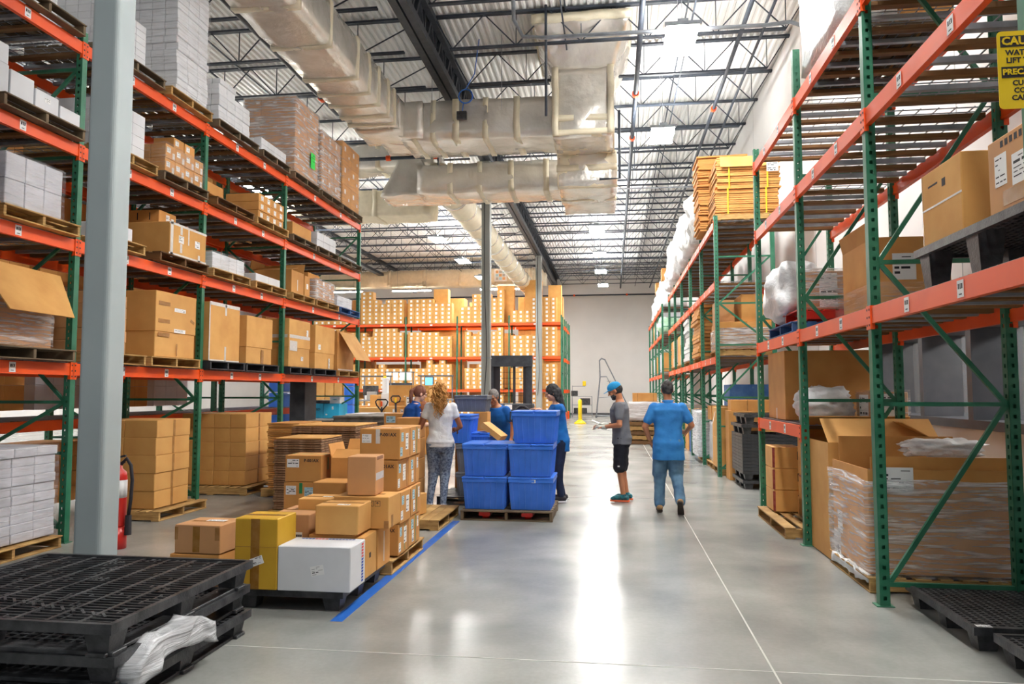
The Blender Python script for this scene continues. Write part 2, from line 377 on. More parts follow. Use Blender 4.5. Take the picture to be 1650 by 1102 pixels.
# ================================================================ the building shell
WX, WL, YB, YF, ZC = 4.0, -24.0, 51.8, -3.0, 9.62
m = MB(); m.box(WL, WX, YF, YB, -.1, 0); fl = struct(m.build('floor', 'floor'))
M['joint'] = mat('floor joint filler', rgb(198, 198, 192), .6, var=.1)
for a in ((.905, .917, 2.0, YB-.1), ): m = MB(); m.box(a[0], a[1], a[2], a[3], 0, .0015); m.build('joint_line', 'joint', fl)
for y in (4.58, 11.6, 18.6, 25.6, 32.6, 39.6):
    m = MB(); m.box(-12, 3.9, y, y+.009, 0, .0014); m.build('joint_line', 'joint', fl)
m = MB(); m.box(WX, WX+.2, YF, 4.9, 0, ZC); m.box(WX, WX+.2, 11.85, YB, 0, ZC); m.box(WX, WX+.2, 4.9, 11.85, 2.42, ZC); m.box(WX, WX+.2, 4.9, 11.85, 0, 1.2)
rw = struct(m.build('wall_right', 'wall'))
for y in (3, 9.1, 15.2, 21.3, 27.4, 33.5, 39.6, 45.7):
    m = MB(); m.box(WX-.002, WX+.002, y-.012, y+.012, 2.5 if 4.9 < y < 11.9 else 0, ZC-.02); m.build('joint_line', 'roomwall', rw)
m = MB(); m.box(WL, WX+.2, YB, YB+.2, 0, ZC); bw = struct(m.build('wall_back', 'wall'))
m = MB(); m.box(WL-.2, WL, YF, YB, 0, ZC); struct(m.build('wall_left', 'wall'))
m = MB(); m.box(WL, WX, YB-.02, YB, 0, .12); struct(m.build('baseboard_back', 'darkframe'))
# office behind the window band in the right wall
for nm, b in (('wall_office', (7.2, 7.3, 3, 15, 0, 3)), ('wall_office', (4.2, 7.2, 2.9, 3, 0, 3)), ('wall_office', (4.2, 7.2, 14.9, 15, 0, 3)), ('ceiling_office', (4.2, 7.3, 3, 15, 3, 3.1)), ('floor_office', (4.2, 7.3, 3, 15, -.1, 0))):
    m = MB(); m.box(*b); struct(m.build(nm, 'roomwall'))
wf = empty('window_1', '', ''); del wf['label'], wf['category']; struct(wf)
m = MB(); m.box(3.94, 4.5, 4.9, 11.85, 1.2, 1.3); m.build('window_sill', 'darkframe', wf)
m = MB(); m.box(3.95, 4.5, 4.9, 11.85, 2.33, 2.42); m.build('window_head', 'darkframe', wf)
ys = [4.96, 6.3, 7.6, 8.93, 10.24, 11.79]
for i, y in enumerate(ys):
    wd = .12
    m = MB(); m.box(3.95, 4.5, y-wd/2, y+wd/2, 1.3, 2.33); m.build('mullion', 'darkframe', wf)
for a, b in zip(ys, ys[1:]):
    m = MB(); m.box(4.42, 4.428, a+.06, b-.06, 1.3, 2.33); m.build('window_pane', 'glass', wf)
for i, (y, z) in enumerate(((9.6, .0), (10.05, .0), (7.8, .0))):
    for k in range(4):
        t = carton(5.5, 5.9, y, y+.4, z+.35*k, z+.35*k+.34, 'kraft', f"brown carton {['lowest','second up','third up','highest'][k]} in {['first','second','third'][i]} stack inside the office windows", ())
e = empty('office_fill', 'added glowing panel that brightens the office behind the windows', 'light', (5.9, 8.5, 2.88))  # unseen light, added to brighten the room behind the panes
M['officefill'] = mat('office fill glow', (1, .97, .9, 1), .5, var=0, emit=26)
m = MB(); m.box(-.3, .3, -1.6, 1.6, 0, .04); m.build('fill_panel', 'officefill', e); m = MB(); m.box(-.34, .34, -1.64, 1.64, .04, .1); m.build('lamp_housing', 'galv', e)  # added glow panel and its casing
# roof deck: trapezoidal ribs along y
m = MB(); x = WL; prof = []
while x < WX + .2: prof += [(x, ZC), (x+.045, ZC), (x+.075, ZC+.045), (x+.12, ZC+.045), ]; x += .15
n = len(prof)
for y in (YF, YB+.2): m.v += [(a, y, b) for a, b in prof]
for i in range(n-1): m.f.append((i, i+1, i+1+n, i+n)); m.mi.append(0)
struct(m.build('ceiling', 'deck'))
# ---------------------------------------------------------------- bar joists and joist girder
def joist(x0, x1, name):
    def f():
        zt, zb = ZC-.03, 8.83; parts = []
        c = MB(); c.box(x0, x1, -.055, -.008, zt-.045, zt); c.box(x0, x1, .008, .055, zt-.045, zt); parts.append(('top_chord', c.mesh('top_chord', 'joist')))
        c = MB(); c.box(x0+.4, x1-.5, -.045, -.008, zb, zb+.04); c.box(x0+.4, x1-.5, .008, .045, zb, zb+.04); parts.append(('bottom_chord', c.mesh('bottom_chord', 'joist')))
        c = MB(); p = 1.36; k = 0; x = x0 + .45
        while x + p <= x1 - .3:
            c.bar((x, 0, zb+.02), (x+p/2, 0, zt-.02), .022, .022); c.bar((x+p/2, 0, zt-.02), (x+p, 0, zb+.02), .022, .022)
            c.bar((x+p, 0, zb+.02), (x+p, 0, zt-.02), .018, .018); x += p
        c.bar((x, 0, zb+.02), (x1-.05, 0, zt-.02), .022, .022); c.bar((x0+.05, 0, zt-.02), (x0+.45, 0, zb+.02), .022, .022)
        parts.append(('joist_web', c.mesh('joist_web', 'joist'))); return parts
    return cached(name, f)
GX = -3.8
JR = joist(GX+.05, WX, 'jr'); JL = joist(-14.0, GX-.05, 'jl'); JLL = joist(WL, -14.0, 'jll')
Y0j = 3.95
for i in range(26):
    y = Y0j + 1.85*i
    for parts, side in ((JR, 'right of the girder'), (JL, 'just left of the girder')):
        e = empty('roof_joist', f"{POS[i]} dark bar joist from the camera, {side}", 'joist', (0, y, 0), 0, 'roof joists in the ' + side)
        for nm, me in parts:
            o = obj(nm, me, e)
            if nm == 'joist_web': stuff(o)
    e = empty('roof_joist', f"{POS[i]} dark bar joist from the camera, far left beyond both girders", 'joist', (0, y, 0), 0, 'roof joists at far left')
    for nm, me in JLL: obj(nm, me, e)
g = empty('joist_girder', 'deep black steel joist girder running down the hall over the grey columns', 'girder', (GX, 0, 0))
m = MB(); m.box(-.17, -.02, YF, YB, 8.66, 8.82); m.box(.02, .17, YF, YB, 8.66, 8.82); m.build('bottom_chord', 'blacksteel', g)
m = MB(); m.box(-.15, -.02, YF, YB, 9.44, 9.58); m.box(.02, .15, YF, YB, 9.44, 9.58); m.build('top_chord', 'blacksteel', g)
k = 0; y = YF
while y < YB - 1:
    c = MB(); c.bar((0, y, 8.75), (0, y+.46, 9.5), .09, .07); c.bar((0, y+.46, 9.5), (0, y+.925, 8.75), .09, .07); c.bar((0, y+.925, 8.75), (0, y+.925, 9.5), .06, .06)
    c.build('girder_web', 'blacksteel', g); y += .925
for gx, lb in ((-14.0, 'second black joist girder further left above the far storage area'),):
    g2 = empty('joist_girder', lb, 'girder', (gx, 0, 0))
    c = MB(); c.box(-.15, .15, YF, YB, 8.66, 8.82); c.build('bottom_chord', 'blacksteel', g2); c = MB(); c.box(-.14, .14, YF, YB, 9.44, 9.58); c.build('top_chord', 'blacksteel', g2)
for x, lb in ((-9.0, 'left bay'), (-6.4, 'left bay above the boxes'), (-.9, 'right bay'), (1.6, 'right bay near the wall')):
    o = MB(); o.bar((x, YF, 8.86), (x, YB, 8.86), .03, .03); o.bar((x, YF, 9.52), (x, YB, 9.52), .03, .03)
    tag(o.build('joist_bridging', 'joist'), 'thin dark bridging rods across the joists, '+lb, 'brace')
for (x, y, wd, lb) in ((-4.125, 5.3, .235, 'thick pale grey steel column at left, close to the black pallets'), (-3.92, 22.1, .27, 'tall grey steel column behind the people, mid hall'), (-3.92, 38.3, .31, 'farthest grey steel column, standing before the back rack')):
    c = MB(); R = .035; pts = []
    for cx, cy, a0 in ((x+wd-R, y+R, -PI/2), (x+wd-R, y+wd-R, 0), (x+R, y+wd-R, PI/2), (x+R, y+R, PI)):
        for q in range(5): a = a0 + PI/2*q/4; pts.append((cx+R*math.cos(a), cy+R*math.sin(a)))
    c.rings([[(a, b, 0) for a, b in pts], [(a, b, 8.66) for a, b in pts]])
    col = c.build('steel_column', 'colpaint' if y < 10 else 'colshaded'); tag(col, lb, 'column')
    c = MB(); c.box(x-.08, x+wd+.08, y-.08, y+wd+.08, 0, .02); c.build('base_plate', 'colpaint', col)
    if y > 20:
        c = MB(); c.tube([(x+.1, y-.02, 8.6), (x+.1, y-.03, 5), (x+.17, y-.06, 3.4), (x+.19, y-.06, 2.6), (x+.1, y-.03, 1.4)], .012, 5)
        c.build('power_cable', 'ink', col); c = MB(); c.box(x-.01, x+wd+.01, y-.02, y+wd+.01, 2.6, 2.63); c.build('cable_strap', 'galv', col)
# ---------------------------------------------------------------- fluorescent high-bay fixtures
M['lamp'] = mat('lit lamp diffuser', (1, .985, .95, 1), .5, var=0, emit=LAMP_E)
def hfix():
    a = MB(); a.box(-.31, .31, -.03, .03, .03, .06); a.box(-.31, .31, -.63, -.58, .0, .06); a.box(-.31, .31, .58, .63, .0, .06); a.box(-.09, .09, -.58, .58, .04, .13)
    b = MB()
    for k in range(4): b.box(-.27+.14*k, -.15+.14*k, -.6, .6, 0, .03)
    c = MB()
    for q in (-.4, .4): c.tube([(0, q, .12), (0, q, 1.76)], .006, 4)
    return a.mesh('lamp_housing', 'galv'), b.mesh('lamp_tubes', 'lamp'), c.mesh('suspension_wire', 'wire')
HF = hfix()
def fixture(x, y, z, label, rz=0):
    e = empty('high_bay_light', label, 'light', (x, y, z), rz, 'glowing high-bay ceiling lights')
    for nm, me in zip(('lamp_housing', 'lamp_tubes', 'suspension_wire'), HF):
        o = obj(nm, me, e)
ZL = 7.85
RX = [(1.25, 13.2), (1.25, 18.2), (-.55, 23.5), (-.55, 28.6), (-.52, 34.0), (-.55, 38.9), (-.5, 44.0)]
for i, (x, y) in enumerate(RX): fixture(x, y, ZL, f"lit fluorescent high-bay lamp over the aisle, {ORD[i+1] if i else 'nearest'} in view counting away from the camera")
for i, y in enumerate((24.4, 29.8, 34.9, 40.2)): fixture(-7.1, y, ZL, f"lit high-bay lamp left of the mid column, {POS[i]} in its row")
for i, (x, y) in enumerate(((1.25, 8.0), (1.25, 2.9))): fixture(x, y, ZL + .3, f"{POS[i]} lit high-bay lamp overhead, above the picture edge")
for i, (x, y) in enumerate(((-14.8, 5), (-14.8, 11), (-14.8, 17), (-13, 25), (-13, 31), (-18, 14), (-18, 28), (-10.8, 21.5))): fixture(x, y, ZL, f"{POS[i]} lit high-bay lamp beyond the left rack")
for i, x in enumerate((-16.3, -12.0, -6.6)):
    e = empty('strip_light', f"lit fluorescent strip light by the back wall, {['left','middle','right'][i]} of three", 'light', (x, 43.6, 7.65), 0, 'strip lights near back wall')
    c = MB(); c.box(-1.2, 1.2, -.12, .12, .04, .14); c.build('lamp_housing', 'galv', e); c = MB(); c.box(-1.18, 1.18, -.1, .1, 0, .04); c.build('lamp_tubes', 'lamp', e); c = MB(); c.tube([(-.9, 0, .14), (-.9, 0, 1.95)], .006, 4); c.tube([(.9, 0, .14), (.9, 0, 1.95)], .006, 4); stuff(c.build('suspension_wire', 'wire', e))
# ---------------------------------------------------------------- pipes and conduit
def pipe(pts, r, m_, label, name='sprinkler_pipe', cat='pipe', n=8, coup=()):
    c = MB(); c.tube(pts, r, n); o = tag(c.build(name, m_, smooth=True), label, cat)
    for p, d in coup:
        c = MB(); p = Vector(p); d = Vector(d).normalized()*.06; c.tube([p-d, p+d], r*1.5, 10); c.build('pipe_coupling', 'orangep', o)
    return o
pipe([(-6.65, YF, 8.42), (-6.65, 17.2, 8.42)], .055, 'joist', 'black sprinkler pipe above the left rack beside the silver duct', coup=[((-6.65, 10.6, 8.42), (0, 1, 0)), ((-6.65, 16.2, 8.42), (0, 1, 0))])
pipe([(-6.65, 17.2, 8.42), (-5.9, 17.2, 8.42), (-5.9, 17.2, 8.3)], .04, 'joist', 'short sprinkler branch at the end of the left black pipe')
pipe([(-6.65, 11.9, 8.42), (-5.85, 11.9, 8.42), (-5.85, 11.9, 8.3)], .04, 'joist', 'short sprinkler branch crossing to the silver duct at left')
pipe([(.6, YF, 8.62), (.6, YB-1, 8.62)], .055, 'joist', 'dark sprinkler main running over the middle of the aisle', coup=[((.6, 17.4, 8.62), (0, 1, 0)), ((.6, 20.5, 8.62), (0, 1, 0))])
pipe([(2.55, YF, 8.62), (2.55, YB-1, 8.62)], .045, 'joist', 'dark sprinkler line nearer the right wall', coup=[((2.55, 18.6, 8.62), (0, 1, 0))])
pipe([(3.0, YF, 8.7), (3.0, YB-1, 8.7)], .03, 'joist', 'thin dark line closest to the right wall')
pipe([(-24, 50, 8.05), (4.0, 50, 8.05)], .05, 'joist', 'black sprinkler pipe running along the back wall', coup=[((x, 50, 8.05), (1, 0, 0)) for x in (-12, -7, -2.5, 1)])
pipe([(-8.4, 19.0, 7.85), (-4.55, 19.0, 7.85), (-4.5, 19.0, 7.2)], .05, 'joist', 'black sprinkler pipe crossing in front of the lower silver duct', coup=[((-5.9, 19.0, 7.85), (1, 0, 0)), ((-4.6, 19.0, 7.85), (1, 0, 0))])
pipe([(-1.3, 14.9, 9.6), (-1.3, 14.9, 9.0), (-1.3, 14.9, 7.25)], .028, 'joist', 'thin black drop pipe hanging in front of the foil plenum')
pipe([(.2, 16.5, 7.9), (.2, 16.5, 6.35), (-.25, 16.5, 6.35)], .03, 'joist', 'black drop pipe along the right edge of the foil plenum')
pipe([(-1.75, 13.0, 9.6), (-1.72, 13.0, 8.35), (-1.55, 13.0, 8.02), (-1.2, 13.0, 7.98), (2.7, 13.0, 7.95), (3.1, 13.0, 7.98), (3.3, 13.0, 7.9)], .035, 'galv', 'bent galvanised conduit crossing in front of the foil plenum', name='electrical_conduit')
pipe([(-3.2, 21.5, 7.5), (3.8, 21.5, 7.45)], .02, 'galv', 'thin galvanised conduit stretched behind the foil plenum', name='electrical_conduit')
#pipe([(-4.1, 30, 5.35), (-13, 37, 5.0), (-2.8, 37.6, 5.0)], .008, 'galv', 'thin grey cable strung before the back rack', name='hanging_cable', n=4)
# ---------------------------------------------------------------- foil ducts
D = empty('air_duct', 'big foil-wrapped silver air duct with cream tape, bending from upper left to the plenum', 'duct', (0, 0, 0))
def duct(x0, x1, y0, y1, z0, z1, bands=(), ax='y', step=.16, amp=.035, parent=D, seed=0, m_='foil', nm='duct_section'):
    noisy_box(x0, x1, y0, y1, z0, z1, step, amp, 2.6, seed, .03).build(nm, m_, parent, smooth=True)
    for b, wd in bands:
        e = .026
        if ax == 'y': noisy_box(x0-e, x1+e, b, b+wd, z0-e, z1+e, .16, .02, 2.6, seed, .0).build('tape_band', 'foiltape', parent, smooth=True)
        else: noisy_box(b, b+wd, y0-e, y1+e, z0-e, z1+e, .16, .02, 2.6, seed, .0).build('tape_band', 'foiltape', parent, smooth=True)
duct(-5.62, -4.62, 1.0, 15.6, 7.38, 8.12, [(3.6, .12), (5.4, .12), (7.1, .13), (8.8, .12), (10.2, .14), (11.5, .12), (12.8, .14), (13.5, .12), (14.1, .12), (14.7, .14), (15.2, .12)], seed=1)
for i, a in enumerate(((-5.62, -4.62, 15.6, 16.6), (-5.3, -4.2, 16.0, 17.3))):
    noisy_box(a[0], a[1], a[2], a[3], 7.36, 8.14, .16, .04, 2.6, 3+i, .02).build('duct_section', 'foil', D, smooth=True)
duct(-4.75, -1.15, 16.2, 17.5, 7.33, 8.2, [(-4.5, .12), (-4.05, .12), (-3.55, .15), (-2.85, .13), (-2.15, .15)], ax='x', seed=2, amp=.05)
D2 = empty('air_plenum', 'large foil-wrapped vertical plenum box flaring at the roof, brightly lit', 'duct', (0, 0, 0))
m = noisy_box(-1, 1, -1, 1, 0, 1, .1, 0)
def flare(z0, z1, b0, b1, parent, seed):
    mm = noisy_box(0, 1, 0, 1, 0, 1, .07, 0); out = []
    for (a, b, c) in mm.v:
        q = [b0[i]*(1-c)+b1[i]*c for i in range(4)]; p = Vector((q[0]+(q[1]-q[0])*a, q[2]+(q[3]-q[2])*b, z0+(z1-z0)*c))
        out.append(tuple(p + noise.noise_vector(p*2.6)*.05))
    mm.v = out; mm.build('duct_section', 'foil', parent, smooth=True)
flare(8.55, 9.3, (-1.2, .05, 15.7, 17.3), (-1.6, .45, 15.0, 17.6), D2, 1)
duct(-1.62, .47, 14.95, 17.7, 9.28, 9.45, (), parent=D2, nm='tape_band', m_='foiltape')
duct(-1.2, .05, 15.7, 17.3, 7.1, 8.57, (), parent=D2, seed=4, amp=.05)
for z in (7.1, 7.42): noisy_box(-1.24, .09, 15.66, 17.34, z, z+.12, .16, .02, 2.6, 1).build('tape_band', 'foiltape', D2, smooth=True)
for x in (-1.24, -.05): noisy_box(x, x+.14, 15.64, 15.7, 7.1, 8.6, .16, .02, 2.6, 1).build('tape_band', 'foiltape', D2, smooth=True)
duct(-1.2, .12, 17.0, 19.8, 6.35, 7.15, [(17.0, .14), (18.2, .14)], parent=D2, seed=5, amp=.05)
noisy_box(-1.24, .16, 16.96, 17.05, 6.7, 6.84, .16, .02, 2.6, 1).build('tape_band', 'foiltape', D2, smooth=True)
D3 = empty('air_duct', 'lower foil-wrapped duct crossing the hall below the big bend', 'duct', (0, 0, 0))
duct(-5.0, -1.15, 18.6, 19.8, 6.75, 7.5, [(-4.2, .14), (-3.4, .12), (-2.6, .14), (-1.7, .14)], ax='x', parent=D3, seed=6, amp=.05)
duct(-9.5, -5.0, 20.6, 21.7, 8.15, 8.9, [(-8.3, .16), (-6.8, .14), (-5.6, .14)], ax='x', parent=D3, seed=7, amp=.05)
flare(7.0, 8.3, (-6.3, -4.6, 19.6, 20.9), (-5.7, -5.4, 19.8, 20.7), D3, 2)
D5 = empty('air_duct', 'wide white-lit duct with a square louvre left of the mid column', 'duct', (0, 0, 0))
duct(-13.0, -5.6, 22.2, 23.4, 7.1, 7.9, [(-11, .14), (-9, .14), (-7.4, .14)], ax='x', parent=D5, seed=8, m_='foiltape', amp=.05)
def grille(x, y, z, s, par):
    o = MB(); o.box(x-s/2, x+s/2, y-.03, y, z-s/2, z+s/2); fr = o.build('air_grille', 'white', par)
    for a in range(3):
        for b in range(3):
            o = MB(); o.box(x-s*.38+a*s*.27, x-s*.38+a*s*.27+s*.22, y-.04, y-.03, z-s*.38+b*s*.27, z-s*.38+b*s*.27+s*.22); o.build('louvre', ['roomwall', 'bluepaper', 'kraft_pink'][(a+b) % 3], fr)
grille(-6.65, 22.15, 7.6, .42, D5)
D4 = empty('spiral_duct', 'long round foil-wrapped duct running to the back beside the girder', 'duct', (0, 0, 0))
c = MB(); pts = [(-4.75, 19.9+.4*i, 7.55+.02*math.sin(i*1.9)) for i in range(60)]
c.tube(pts, [.42 + .015*math.sin(i*2.3) for i in range(60)], 18); c.build('duct_section', 'foiltape', D4, smooth=True)
for i in range(16):
    y = 20.4 + 1.5*i; c = MB(); c.tube([(-4.75, y, 7.55), (-4.75, y+.08, 7.55)], .455, 18); c.build('tape_band', 'foil', D4, smooth=True)
D6 = empty('air_duct', 'far pale duct crossing in front of the back wall lights', 'duct', (0, 0, 0))
duct(-20, -3.9, 43.9, 45.0, 8.0, 8.95, [(-18+2.2*i, .2) for i in range(7)], ax='x', step=.3, parent=D6, seed=9, m_='foiltape', amp=.05)
grille(-6.6, 43.84, 8.55, .75, D6)
for par, pts in ((D, [(-5.7, y) for y in (3, 6, 9, 12, 15)] + [(-4.0, 16.1), (-2.4, 16.1)]), (D3, [(-4.4, 18.5), (-2.0, 18.5), (-7, 20.5)]), (D4, [(-4.75, y) for y in (22, 27, 32, 37, 42)]), (D5, [(-7, 22.8), (-9.5, 22.8)]), (D6, [(-16, 44.4), (-11, 44.4), (-5, 44.4)])):
    for x, y in pts: c = MB(); c.tube([(x, y, 7.9 if par in (D, D4, D5) else 7.4 if x > -5 else 8.7), (x, y, ZC)], .008, 4); c.build('hanger_rod', 'wire', par)
# control box and blue cable coil on the duct
b = tag((lambda c: (c.box(-3.42, -3.2, 16.06, 16.14, 7.72, 7.9), c.build('control_box', 'black'))[1])(MB()), 'small black control box on the crossing silver duct', 'box')
c = MB(); c.tube([(-3.2+.16*math.cos(t/12*2*PI), 15.98, 8.2+.16*math.sin(t/12*2*PI)) for t in range(13)], .016, 6); c.tube([(-3.2, 15.98, 8.36), (-3.0, 15.98, 8.7), (-2.9, 16.0, 9.5)], .012, 6); c.tube([(-3.25, 15.98, 8.05), (-3.3, 16.1, 7.9)], .012, 5)
tag(c.build('cable_coil', 'tapeblue'), 'coiled blue cable hanging above the black control box', 'cable')
# ================================================================ pallet racks
PW = .075
def post_mesh(h):
    def f():
        m = MB(); s = PW/2
        # two slotted faces (x=+s and y=-s) built from strips and webs, one channel open to the back
        for sgn in (1,):
            for face in ('y-', 'y+', 'x'):
                u0, u1, g0, g1 = -s, s, -.012, .012
                def B(a, b, z0, z1):
                    if face == 'y-': m.box(a, b, -s, -s+.004, z0, z1)
                    elif face == 'y+': m.box(a, b, s-.004, s, z0, z1)
                    else: m.box(s-.004, s, a, b, z0, z1)
                B(u0, g0, 0, h); B(g1, u1, 0, h); z = 0
                while z < h: B(g0, g1, z, min(z+.047, h)); z += .076
        m.box(-s, -s+.004, -s+.004, s-.004, 0, h)
        return m.mesh('upright_post', 'green')
    return cached(('post', round(h, 2)), f)
def post_simple(h):
    def f():
        m = MB(); s = PW/2; m.box(-s, s, -s, s, 0, h)
        z = .03
        while z < h: m.box(-.01, .01, -s-.001, -s, z, z+.025, 1); m.box(-s-.001, -s, -.01, .01, z, z+.025, 1); z += .076
        return m.mesh('upright_post', ['green', 'ink'])
    return cached(('posts', round(h, 2)), f)
def beam_mesh(L_, side):
    """step beam along y, length L_, centred; side=+1 outer face toward +x"""
    def f():
        m = MB(); s = side
        def X(a, b): return (min(a*s, b*s), max(a*s, b*s))
        a = X(-.02, .025); m.box(a[0], a[1], -L_/2, L_/2, -.13, -.035); a = X(-.006, .025); m.box(a[0], a[1], -L_/2, L_/2, -.035, 0)
        return m.mesh('shelf_beam', 'orange')
    return cached(('beam', round(L_, 2), side), f)
def conn_mesh(side):
    def f():
        m = MB(); s = side
        def X(a, b): return (min(a*s, b*s), max(a*s, b*s))
        a = X(.0, .034); m.box(a[0], a[1], -.003, .042, -.175, .01); a = X(-.045, .034); m.box(a[0], a[1], -.006, .0, -.175, .01)
        for z in (-.15, -.09, -.03): a = X(.034, .036); m.box(a[0], a[1], .012, .028, z, z+.016, 1)
        return m.mesh('beam_connector', ['orange', 'ink'])
    return cached(('conn', side), f)
def taglabel_mesh():
    def f():
        m = MB(); m.box(0, .0015, -.04, .04, -.05, .05)
        m.box(.0015, .002, -.028, .028, .0, .03, 1); m.box(.0015, .002, -.018, .018, -.035, -.028, 1)
        m.box(.0016, .0022, -.01, -.004, 0, .03, 0); m.box(.0016, .0022, .008, .014, .004, .026, 0)
        return m.mesh('shelf_label', ['paper', 'ink'])
    return cached('tagl', f)
def wire_mesh(L_, W_, ov, side, pitch=.1):
    def f():
        m = MB(); t = .0038
        n = int(L_/pitch)
        for i in range(n+1):
            y = -L_/2 + L_*i/n; m.box(-W_/2, W_/2, y-t, y+t, -t, t)
            x = side*(W_/2+.028); m.box(min(side*W_/2, x), max(side*W_/2, x), y-t, y+t, -t, t); m.box(x-t, x+t, y-t, y+t, -.045, t)
        n = int(W_/.125)
        for i in range(n+1):
            x = -W_/2 + W_*i/n; m.box(x-t, x+t, -L_/2, L_/2, t, 3*t)
        x = side*(W_/2+.028); m.box(x-t, x+t, -L_/2, L_/2, -.045-t, -.045+t); m.box(x-t, x+t, -L_/2, L_/2, -.02-t, -.02+t)
        return m.mesh('wire_deck', 'wire')
    return cached(('wire', round(L_, 2), round(W_, 2), side), f)
def rack(label, xf, xr, Y, levels, tops, side, detail=True, tags=2, deckn=9, name='pallet_rack', rear=True, braces=True, label_side=None, timber=True, bracez=None):
    """run of pallet racking along y. levels: list per bay of z tops. side=+1: aisle on +x"""
    R = empty(name, label, 'shelving', ((xf+xr)/2, Y[0], 0)); ox, oy = (xf+xr)/2, Y[0]
    def put(nm, me, x, y, z, par=R, rz=0):
        o = obj(nm, me, par, (x-ox, y-oy, z)); o.rotation_euler = (0, 0, rz); return o
    for i, y in enumerate(Y):
        h = tops[i]
        if h <= 0: continue
        pm = post_mesh(h) if detail else post_simple(h)
        for x in (xf, xr): put('upright_post', pm, x, y, 0, rz=(0 if x == xf else PI) if side < 0 else (PI if x == xf else 0))
        if detail:
            for x in (xf, xr): put('foot_plate', boxmesh('foot_plate', .13, .11, .008, 'green', .002), x, y, 0)
        z = .16; k = 0; W = abs(xr-xf)
        zs = bracez or [.16, .95, 1.5, 2.5, 3.3, 4.2, 5.2, 6.0]; zs = [q for q in zs if q < h-.05]
        sgn = 1 if xr > xf else -1
        for q in zs:
            def hb():
                m = MB(); m.box(-W/2+.03, W/2-.03, -.016, .016, -.016, .016); return m.mesh('horizontal_brace', 'green')
            put('horizontal_brace', cached(('hb', round(W, 2)), hb), ox, y, q)
        for a, b in zip(zs, zs[1:]):
            if b - a < .5: continue
            def db():
                m = MB(); s = -1 if k % 2 else 1
                m.bar((-s*sgn*(W/2-.04), 0, 0), (s*sgn*(W/2-.04), 0, b-a), .028, .034); return m.mesh('diagonal_brace', 'green')
            put('diagonal_brace', cached(('db', round(W, 2), round(b-a, 2), k % 2, sgn), db), ox, y, a); k += 1
    for i in range(len(Y)-1):
        y0, y1 = Y[i], Y[i+1]; Lb = y1-y0-PW-.01; yc = (y0+y1)/2
        for z in levels[i]:
            for x, sd in ((xf, side), (xr, -side)):
                bo = put('shelf_beam', beam_mesh(Lb, sd), x+sd*.012, yc, z)
                for yy, rot in ((-Lb/2-.04, 0), (Lb/2+.04, 1)):
                    c = obj('beam_connector', conn_mesh(sd), bo, (0.0, yy + (-.0 if not rot else 0), 0))
                    c.scale = (1, -1, 1) if rot else (1, 1, 1)
                    c.location.y = (-Lb/2-.038) if not rot else (Lb/2+.038)
                if x == xf and tags:
                    for q in range(tags):
                        t = obj('shelf_label', taglabel_mesh(), bo, (sd*.0262, Lb*((q+.5)/tags-.5)*.72, -.065)); t.rotation_euler = (0, 0, 0 if sd > 0 else PI)
            Wd = abs(xr-xf)-.03
            nd = max(1, round(Lb/1.25))
            for q in range(nd):
                stuff(put('wire_deck', wire_mesh(Lb/nd-.02, Wd, .03, side), ox, y0+PW/2+Lb*(q+.5)/nd, z+.006))
            for q in range(deckn):
                yy = y0 + PW + (Lb-.1)*(q+.5)/deckn
                if timber and q % 2 == 0:
                    put('deck_plank', boxmesh('deck_plank', Wd-.02, .085, .04, 'wood_dark', .004), ox, yy, z-.042)
                else:
                    put('deck_channel', boxmesh('deck_channel', Wd-.02, .045, .04, 'galv', .002), ox, yy, z-.042)
    return R
# ---- left rack (aisle face x = -5.8)
LY = [4.84, 7.38, 9.92, 12.58, 16.58]; LLV = [1.92, 3.27, 4.33, 5.49]
rack('orange and green pallet rack along the left side, full of boxes', -5.84, -6.95, LY, [LLV]*4, [6.6, 5.62, 5.62, 5.62, 5.62], 1, deckn=10)
rack('second pallet rack standing back to back behind the left one, in shadow', -8.15, -7.1, [4.84, 7.38, 9.92, 12.58, 16.58], [[1.25, 2.9, 4.33]]*4, [5.6]*5, -1, detail=False, tags=0, deckn=6)
# ---- right rack, near run
RLV = [2.27, 3.83, 4.80]
rack('tall green and orange pallet rack at right with empty wire decks', 2.02, 2.98, [1.45, 3.8, 6.08, 8.3, 10.62], [RLV, RLV, RLV, RLV[:1]+[1.25]+RLV[1:]], [6.6, 6.6, 6.6, 5.35, 5.0], -1, deckn=9, bracez=[.16, 1.52, 2.62, 3.95, 5.3, 6.1])
RY2 = [14.62, 17.0, 19.4, 21.8, 24.15, 26.5]
rack('second green and orange rack run further down the right side', 2.0, 3.05, RY2, [[2.28, 3.72, 4.9]]*5, [5.0]*6, -1, detail=False, deckn=8, tags=2)
RY3 = [30.2, 32.6, 35.0, 37.5, 40.5]
rack('farthest rack run at the end of the right side', 2.0, 3.1, RY3, [[2.28, 3.9, 5.0]]*4, [5.1]*5, -1, detail=False, deckn=5, tags=1)
